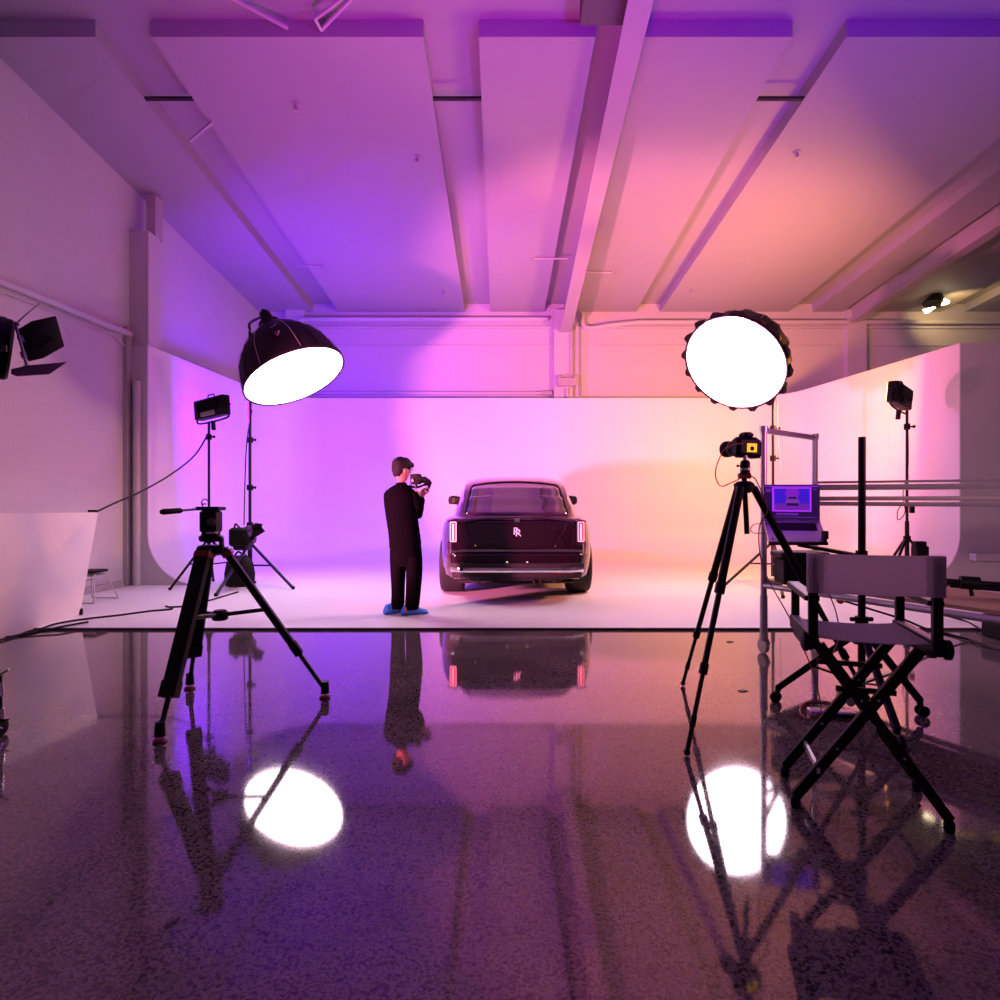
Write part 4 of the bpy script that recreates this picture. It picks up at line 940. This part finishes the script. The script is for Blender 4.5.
# lid line and spoiler lip
MB().path([V((CX+x, CY+tail_y(abs(x), 1.0)-.02, 1.034-.045*(abs(x)/.66)**3)) for x in [-.66, -.5, -.3, 0, .3, .5, .66]], .012, 8, 4).build('spoiler_lip', 'paint_dark_refl', car)
MB().path([V((CX-.60, CY-.022, .99)), V((CX-.56, CY-.022, .86)), V((CX-.46, CY-.022, .72)), V((CX-.36, CY-.022, .66)), V((CX+.36, CY-.022, .66)), V((CX+.46, CY-.022, .72)), V((CX+.56, CY-.022, .86)), V((CX+.60, CY-.022, .99))], .004, 6, 3).build('lid_seam', 'matte', car)
pr = rearpoly([(-.31, .795), (.31, .795), (.34, .925), (-.34, .925)], -.026, .01, 'plate_recess', 'paint_dark_refl')
rearpoly([(-.26, .80), (.26, .80), (.26, .905), (-.26, .905)], -.030, .004, 'number_plate', 'paint_dark_refl')
rearpoly([(-.55, .935), (.55, .935), (.55, .945), (-.55, .945)], -.032, .012, 'lid_crease', 'paint_dark_refl')
# monogram: two overlapping letters
mw = Matrix.Translation((CX-.012, CY-.034, .868)) @ Matrix.Rotation(PI/2, 4, 'X')
text_mesh('R', .125, .002, 'monogram', 'lettering', car, mw)
mw = Matrix.Translation((CX+.014, CY-.0345, .848)) @ Matrix.Rotation(PI/2, 4, 'X')
text_mesh('R', .125, .002, 'monogram', 'lettering', car, mw)
MB().box((CX, CY-.026, 1.0), (.055, .01, .05), bev=.004).build('badge', 'chrome', car)
MB().box((CX, CY-.026, .955), (.05, .01, .022), bev=.004).build('rear_camera', 'matte', car)
# tail lights
for s in (-1, 1):
    x = s*.765; y = tail_y(.765, .9)-.03
    hous = MB().box((CX+x, CY+y+.012, .865), (.105, .03, .27), bev=.012).build('tail_light', 'matte', car, label='red lit tail light')
    fr_ = MB()
    fr_.box((CX+x-.034, CY+y-.006, .865), (.009, .012, .23)).box((CX+x+.034, CY+y-.006, .865), (.009, .012, .23)).box((CX+x, CY+y-.006, .98), (.07, .012, .010)).box((CX+x, CY+y-.006, .75), (.07, .012, .010))
    fr_.build('outer_strip', 'tailw', hous)
    MB().box((CX+x, CY+y-.008, .862), (.022, .012, .20), bev=.004).build('inner_bar', 'tailw', hous)
    MB().box((CX+x, CY+y-.002, .865), (.058, .008, .225)).build('red_lens', 'tail', hous)
    MB().box((CX+x-s*-.01, CY+y+.0, 1.022-.02), (.13, .03, .012), Matrix.Rotation(s*.18, 4, 'Y'), .004).build('light_brow', 'paint_dark_refl', hous)
    MB().lathe((CX+s*.50 if s < 0 else CX+.46, CY-.019, .70 if s < 0 else .69), (0, -1, 0), [(.008, 0), (.008, .003)], 10).build('parking_sensor', 'gold' if s < 0 else 'steel', car)
# bumper
bp = curvedpanel(-.80, .80, lambda a: .47, lambda a: .60, .030, 'bumper', 'paint_dark_refl', th=.02)
cb_ = []
for i in range(25):
    x = lerp(-.805, .805, i/24); a = abs(x); y = .0+(((a-.60)/.22)**2*.10 if a > .60 else 0)-.060; cb_.append(V((CX+x, CY+y, .412)))
MB().loft([[p+V((0, dy, dz)) for dy, dz in ((0, .034), (-.022, .026), (-.028, -.002), (-.020, -.028), (0, -.036), (.03, -.02), (.03, .02))] for p in cb_]).build('chrome_strip', 'chrome', car, label='bright chrome bumper strip')
MB().loft([[p+V((0, dy, dz)) for dy, dz in ((.01, .085), (-.03, .075), (-.032, .03), (.01, .028))] for p in cb_]).build('bumper_step', 'tyre', car)
low_ = []
for i in range(25):
    x = lerp(-.80, .80, i/24); a = abs(x); y = (((a-.60)/.22)**2*.10 if a > .60 else 0)-.02; low_.append(V((CX+x*.98, CY+y, .33+(.03 if a > .6 else 0))))
lb_ = MB().loft([[p+V((0, dy, dz)) for dy, dz in ((0, .075), (-.02, .06), (-.03, 0), (0, -.055), (.15, -.05), (.15, .06))] for p in low_]).build('lower_bumper', 'tyre', car)
for s in (-1, 1):
    MB().box((CX+s*.52, CY-.052, .375), (.30, .012, .018), bev=.004).build('reflector', mat('reflector_red', (.12, .004, .008), .25), lb_)
    MB().box((CX+s*.12, CY-.06, .505), (.02, .01, .014)).build('sensor_light', em('sensor_spot', (1, .8, .75), 1.2), bp)
fins = MB()
for x in (-.28, -.2, .2, .28, -.45, .45): fins.box((CX+x, CY+.02, .275), (.02, .16, .05))
fins.build('diffuser_fin', 'tyre', lb_)
MB().box((CX, CY+2.2, .235), (1.45, 3.9, .05), bev=.02).build('underbody', 'tyre', car)
# wheels
for ay in AX:
    for s in (-1, 1):
        cx = CX+s*.842; c_ = V((cx-.155*1, CY+ay, WR+.021))
        ty = MB().lathe(c_, (1, 0, 0), [(.24, .0), (.335, .0), (.358, .015), (.368, .04), (.370, .06), (.370, .25), (.368, .27), (.358, .295), (.335, .31), (.24, .31)], 40, False).build('wheel', 'tyre', car)
        gr = MB()
        for gx in (.085, .155, .225): gr.lathe(c_+V((gx-.005, 0, 0)), (1, 0, 0), [(.3712, 0), (.3712, .010)], 40, True)
        gr.build('tread_groove', 'gap', ty)
        rim = MB().lathe(c_+V((.31*(s > 0)-.02*s, 0, 0)), (s, 0, 0), [(.248, .012), (.235, -.03), (.07, -.04), (.05, -.01), (.0, -.008)], 32).build('rim', 'steel', ty)
        sp_ = MB()
        for q in range(7):
            an = 2*PI*q/7; d = V((0, math.cos(an), math.sin(an))); b0 = c_+V((.31*(s > 0)-.02*s+.005*s, 0, 0)); sp_.bar(b0+d*.05, b0+d*.24, .05, .015, up=(1, 0, 0))
        sp_.build('spokes', 'steel', rim)
# mirrors
for s in (-1, 1):
    b0 = V((CX+s*.80, CY+2.62, 1.16)); m0 = V((CX+s*.955, CY+2.62, 1.275))
    mr = MB().loft([[m0+V((x*(1+.1*q), dy, z)) for x, z in ((-.085, -.06), (.06, -.07), (.10, -.045), (.105, .02), (.085, .065), (-.03, .08), (-.085, .06), (-.10, 0))] for q, dy in ((-1.2, -.05), (0, -.045), (0, .03), (-3, .09))]).build('wing_mirror', 'matte', car)
    MB().box(m0+V((-s*.02, -.052, 0)), (.10, .004, .085), bev=.002).build('mirror_glass', 'chrome' if s < 0 else 'carglass', mr)
    MB().bar(b0, m0+V((-s*.06, 0, -.05)), .05, .03).build('mirror_arm', 'matte', mr)

# ------------------------------------------------------------------ person
PX, PY = -.99, 6.35
pe = thing('person', 'person in black clothes and blue shoe covers, filming the car', 'person', (PX, PY, .02))
def B_(px, py, dy=0): return P(px, py, PY+dy)
# joints on the photo's pose: back to the camera, turned to the right
J = {'pel': (B_(405, 545), .115), 'wai': (B_(403.5, 528), .118), 'che': (B_(402, 505), .13), 'upc': (B_(401.5, 493), .115), 'nek': (B_(401, 485), .052), 'nk2': (B_(401.3, 479), .050),
     'hpL': (B_(399, 550), .095), 'knL': (B_(399.5, 580), .062), 'anL': (B_(397.5, 605), .042), 'toL': (V((B_(399, 611).x+.05, PY+.12, .055)), .036), 'heL': (V((B_(397, 611).x, PY-.05, .055)), .036),
     'hpR': (B_(411, 550, .02), .095), 'knR': (B_(413, 580, -.02), .062), 'anR': (B_(409.5, 605, -.12), .042), 'toR': (V((B_(412, 611).x+.10, PY-.03, .055)), .036), 'heR': (V((B_(408, 611).x-.01, PY-.16, .055)), .036),
     'shL': (B_(389.5, 492, -.02), .065), 'elL': (B_(392, 512, .30), .045), 'wrL': (B_(413, 500, .55), .030),
     'shR': (B_(414, 493, .0), .065), 'elR': (B_(416.5, 514, .02), .050), 'wrR': (B_(421.5, 497, .22), .030)}
keys_ = list(J); idx = {k_: i for i, k_ in enumerate(keys_)}
E = [('pel', 'wai'), ('wai', 'che'), ('che', 'upc'), ('upc', 'nek'), ('nek', 'nk2'), ('pel', 'hpL'), ('hpL', 'knL'), ('knL', 'anL'), ('anL', 'heL'), ('anL', 'toL'),
     ('pel', 'hpR'), ('hpR', 'knR'), ('knR', 'anR'), ('anR', 'heR'), ('anR', 'toR'), ('upc', 'shL'), ('shL', 'elL'), ('elL', 'wrL'), ('upc', 'shR'), ('shR', 'elR'), ('elR', 'wrR')]
def sk(name, m, kk, sc, par, extra=None, over=None, root='pel'):
    js = [(J[q][0] if not (over and q in over and over[q][0]) else over[q][0], (over[q][1] if over and q in over else J[q][1]*sc)) for q in kk]
    ii = {q: i for i, q in enumerate(kk)}; ee = [(ii[a], ii[b]) for a, b in E if a in ii and b in ii]
    return skin_mesh(name, js, ee, m, par, root=ii[root])
# head built by rings, joined to the neck visually by overlap; facing right and away
hc = B_(401.8, 469.5); fwd = V((.80, .60, -.12)).normalized(); side = V((fwd.y, -fwd.x, 0)).normalized(); upd = side.cross(fwd)
# body: skin surface with arms, hands; head merged into the same mesh
bodyo = sk('body', 'skin', keys_, .62, pe, over={'nek': (B_(401, 486), .050), 'nk2': (B_(401.8, 477), .050), 'upc': (B_(401, 494), .07)})
def headmesh():
    rings = []; N = 20
    prof = [(-.118, .030, .034, .02), (-.108, .044, .050, .018), (-.09, .055, .062, .012), (-.06, .064, .078, .006), (-.03, .070, .086, .0), (0, .075, .092, -.004), (.03, .077, .096, -.006), (.06, .074, .094, -.008), (.085, .062, .080, -.008), (.105, .040, .054, -.006), (.115, .015, .02, -.004)]
    for z, rx_, ry_, off in prof:
        ring = []
        for k_ in range(N):
            a = 2*PI*k_/N; cx_ = math.cos(a); sy = math.sin(a); f_ = ry_*cx_+off+(.012 if (abs(a) < .01 and -.04 < z < .0) else 0); ring.append(hc+fwd*f_+side*(rx_*sy)+upd*z)
        rings.append(ring)
    m = MB().loft(rings)
    # nose, ears, brow, mouth
    m.add([hc+fwd*.088+upd*.022, hc+fwd*.086+side*.014+upd*-.02, hc+fwd*.086-side*.014+upd*-.02, hc+fwd*.116+upd*-.016, hc+fwd*.088+upd*-.030], [(0, 1, 3), (0, 3, 2), (1, 4, 3), (3, 4, 2), (0, 2, 4, 1)])
    for s in (-1, 1):
        m.lathe(hc+side*s*.068+fwd*.006+upd*-.016, side*s, [(.028, 0), (.030, .012), (.018, .018)], 12)
    m.add([hc+fwd*.085+side*.022+upd*-.058, hc+fwd*.085-side*.022+upd*-.058, hc+fwd*.094+upd*-.052, hc+fwd*.094+upd*-.064], [(0, 2, 1), (0, 1, 3), (0, 3, 2), (1, 2, 3)])
    return m
def merge_into(o_, mb):
    me = o_.data; inv = world_of(o_).inverted(); bm = bmesh.new(); bm.from_mesh(me)
    vv = [bm.verts.new(inv@p) for p in mb.v]
    for f_ in mb.f:
        try: bm.faces.new([vv[i] for i in f_])
        except ValueError: pass
    bmesh.ops.recalc_face_normals(bm, faces=bm.faces); bm.to_mesh(me); bm.free()
    for p in me.polygons: p.use_smooth = True
hm = headmesh()
# hands: palm with five bent fingers gripping the rig
def hand(m, wr, d, pn, sgn):
    wr = V(wr); d = V(d).normalized(); pn = V(pn).normalized(); sd_ = d.cross(pn).normalized()*sgn
    palm = [[wr+d*t+sd_*(a*w_)+pn*(b*th) for a, b in ((-1, -1), (1, -1), (1, 1), (-1, 1))] for t, w_, th in ((-.02, .022, .018), (.02, .034, .016), (.07, .040, .014), (.085, .036, .011))]
    m.loft(palm)
    for i, l in enumerate((.62, .72, .68, .52)):
        b0 = wr+d*.08+sd_*(.028-.019*i); L1 = .055*l*1.2
        p1_ = b0+d*L1-pn*.008; p2_ = p1_+d*L1*.45-pn*L1*.75; p3_ = p2_-pn*L1*.5-d*L1*.35
        m.path([b0, p1_, p2_, p3_], .0085, 6, 2)
    b0 = wr+d*.02+sd_*.03; m.path([b0, b0+sd_*.028+d*.02-pn*.01, b0+sd_*.034+d*.05-pn*.03], .010, 6, 2)
GR = B_(420, 484, .38)
hand(hm, J['wrR'][0], B_(424, 486.5, .32)-J['wrR'][0], V((-.5, -.7, .3)), 1)
hand(hm, J['wrL'][0], B_(417, 490.5, .50)-J['wrL'][0], V((.3, -.8, .2)), -1)
merge_into(bodyo, hm)
for s in (-1, 1):
    MB().ball(hc+fwd*.082+side*s*.030+upd*.008, .011, 10).build('eye', 'silver', pe)
# hair cap
hr = MB(); rings = []
for z, rx_, ry_, off in [(-.085, .044, .026, -.052), (-.055, .062, .046, -.046), (-.02, .080, .075, -.030), (.012, .086, .094, -.016), (.04, .090, .106, -.006), (.07, .088, .110, -.002), (.095, .076, .098, .0), (.118, .055, .072, .002), (.132, .025, .034, .004)]:
    rings.append([hc+fwd*(ry_*math.cos(2*PI*k_/24)*(1+.05*math.sin(k_*5.0))+off)+side*(rx_*math.sin(2*PI*k_/24)*(1+.04*math.sin(k_*7.0)))+upd*(z+.006*math.sin(k_*3.3)) for k_ in range(24)])
hr.loft(rings); hr.path([hc+fwd*.09+upd*.085+side*.03, hc+fwd*.118+upd*.065+side*.02, hc+fwd*.12+upd*.045], .014, 6, 3)
for q in range(26):
    a_ = q*.9; z_ = -.03+.15*((q*37) % 26)/26; r_ = .9*math.sqrt(max(.05, 1-(max(z_, 0)/.135)**2))
    p_ = hc+fwd*(math.cos(a_)*.100*r_-.012)+side*(math.sin(a_)*.088*r_)+upd*z_
    if math.cos(a_) < .6 or z_ > .07: hr.path([p_, p_+fwd*.012+upd*.014+side*math.sin(a_)*.006, p_+fwd*.03+upd*.004+side*math.sin(a_)*.008], .010, 5, 2)
hr.build('hair', 'hair', pe)
gl = MB()
for s in (-1, 1): gl.tube(hc+fwd*.10+side*s*.055+upd*.010, hc+side*s*.078+upd*.006, .003)
gl.tube(hc+fwd*.10+side*.055+upd*.010, hc+fwd*.10-side*.055+upd*.010, .003)
for s in (-1, 1): gl.lathe(hc+fwd*.101+side*s*.030+upd*.004, fwd, [(.022, 0), (.024, .002), (.022, .004), (.020, .002)], 14, False)
gl.build('glasses', 'matte', pe)
def pring(y, x0, x1, dep, dy, wob=0.0, n=24):
    a = B_(x0, y, dy); b = B_(x1, y, dy); c_ = (a+b)/2; hw = (b-a).length/2
    return [c_+V((math.cos(2*PI*k_/n)*hw*(1+wob*math.sin(k_*2.3+y)), math.sin(2*PI*k_/n)*dep/2*(1+wob*math.sin(k_*3.1+y*.7)), 0)) for k_ in range(n)]
def fold(m, pts, r): m.path([V(p) for p in pts], r, 6, 4)
def dense(tab, n=5):
    out = []
    for r0, r1 in zip(tab[:-1], tab[1:]): out += [[lerp(p, q, t/n) for p, q in zip(r0, r1)] for t in range(n)]
    return out+[list(tab[-1])]
def sleeve(m, pts, n=14):
    ps = crom([p for p, r in pts], 5); rs = []
    for i in range(len(pts)-1): rs += [lerp(pts[i][1], pts[i+1][1], t/5) for t in range(5)]
    rs.append(pts[-1][1]); rings = []
    for i, q in enumerate(ps):
        dd_ = (ps[min(i+1, len(ps)-1)]-ps[max(i-1, 0)]).normalized(); u_, w_, _ = frame_of(dd_)
        rings.append([q+(u_*math.cos(2*PI*k_/n)+w_*math.sin(2*PI*k_/n))*rs[i]*(1+.03*math.sin(i*1.7+k_)) for k_ in range(n)])
    m.loft(rings)
sh = MB().loft([pring(*r, wob=.012) for r in dense([(548, 389.3, 421.3, .25, 0), (540, 389, 421, .25, 0), (530, 388, 419.5, .24, 0), (518, 386, 418, .24, 0), (505, 384.2, 417, .25, 0), (497, 383.6, 417, .24, 0), (491, 385.5, 415, .20, 0), (487, 391, 411, .15, 0), (484.5, 395.5, 407, .125, 0), (482.5, 396.8, 406, .115, .0)])])
sleeve(sh, [(B_(411.5, 494.5), .070), (B_(415.5, 503, .0), .066), (B_(416.8, 514, .03), .060), (B_(419, 508, .12), .054), (B_(421.2, 499, .20), .042)])
sleeve(sh, [(B_(390, 495), .068), (B_(391, 505, .12), .062), (B_(394, 513, .26), .056), (B_(404, 507, .40), .050), (B_(411, 501.5, .52), .040)])
fold(sh, [B_(390, 547, -.05), B_(398, 549, -.118), B_(406, 549.5, -.125), B_(414, 549, -.11), B_(420, 547.5, -.04)], .012)
sh.build('shirt', 'cloth', pe)
tr_ = MB().loft([pring(*r, wob=.01) for r in dense([(543, 390.5, 420.5, .23, 0), (550, 389.8, 421.8, .25, 0), (560, 389.8, 422.2, .25, 0), (566, 390.3, 422.2, .22, 0)])])
tr_.loft([pring(*r, wob=.03) for r in dense([(556, 390, 407, .22, .01), (570, 390.4, 405.6, .20, .01), (582, 391.2, 405, .19, .0), (595, 391.6, 404.6, .17, -.01), (603, 391.2, 404.4, .17, -.02), (608.5, 391.8, 403.4, .16, -.02)])])
tr_.loft([pring(*r, wob=.03) for r in dense([(556, 404.5, 422.2, .22, -.02), (570, 406, 422.4, .21, -.03), (582, 406.2, 421.6, .20, -.06), (595, 405.6, 420.4, .18, -.09), (604, 405, 419.4, .18, -.10), (609, 405.8, 418.2, .17, -.10)])])
tr_.build('trousers', 'cloth', pe)
for nm, h0, t0_ in (('L', FL(390, 614, .02), FL(400, 613.5, .02)+V((0, .04, 0))), ('R', FL(408, 615, .02)+V((0, .0, 0)), FL(420, 614.5, .02)+V((0, .03, 0)))):
    d = (t0_-h0); d.z = 0; L0 = d.length; d.normalize(); s_ = V((-d.y, d.x, 0)); rg = []
    for f_, w_, h_ in ((-.07, .030, .055), (-.045, .050, .10), (.0, .058, .115), (.06, .060, .105), (.12, .062, .080), (L0, .058, .062), (L0+.06, .045, .045), (L0+.085, .02, .025)):
        c_ = V((h0.x, h0.y, .021))+d*f_
        rg.append([c_+s_*(w_*math.cos(2*PI*k_/18)*(1+.05*math.sin(k_*4+f_*60)))+V((0, 0, h_*.5*(1+math.sin(2*PI*k_/18))*(1+.04*math.sin(k_*3+f_*90)))) for k_ in range(18)])
    MB().loft(rg).build('shoe_cover', 'blue', pe, label='crinkled blue shoe cover')
# handheld rig
rig = thing('handheld_camera_rig', 'small black camera on a gimbal held up by the person in black', 'camera', GR)
g = GR; f2 = V((.62, .78, .0)).normalized(); r2 = V((f2.y, -f2.x, 0)); Rg = Matrix((r2, f2, V((0, 0, 1)))).transposed().to_4x4()
MB().box(B_(416, 479.5, .36), (.13, .08, .11), Rg, .012).build('body', 'matte', rig)
MB().box(B_(415.5, 474.8, .36), (.12, .07, .02), Rg, .006).build('top_plate', 'matte', rig)
MB().lathe(B_(417.5, 479.5, .38), f2, [(.035, 0), (.038, .08), (.040, .12)], 18).build('lens', 'matte', rig)
MB().lathe(B_(412.5, 480.5, .30), -f2, [(.022, 0), (.022, .006)], 14).build('screen_glint', 'silver', rig)
MB().path([B_(409, 485.5, .34), B_(416, 487.5, .36), B_(424, 485, .36), B_(431, 482.5, .36)], .014, 8).build('gimbal_arm', 'black', rig)
MB().path([B_(431, 482, .36), B_(429, 487, .36), B_(427, 491, .34)], .016, 8).build('hand_grip', 'matte', rig)
MB().lathe(B_(427, 483, .36), (1, 0, .2), [(.03, -.03), (.034, 0), (.03, .03)], 14).build('gimbal_motor', 'matte', rig)
MB().tube(B_(416, 483, .36), B_(416, 488, .36), .018).build('gimbal_post', 'black', rig)
MB().path([B_(424, 478.5, .36), B_(429, 480, .36), B_(431, 484, .36)], .012, 8).build('side_handle', 'matte', rig)
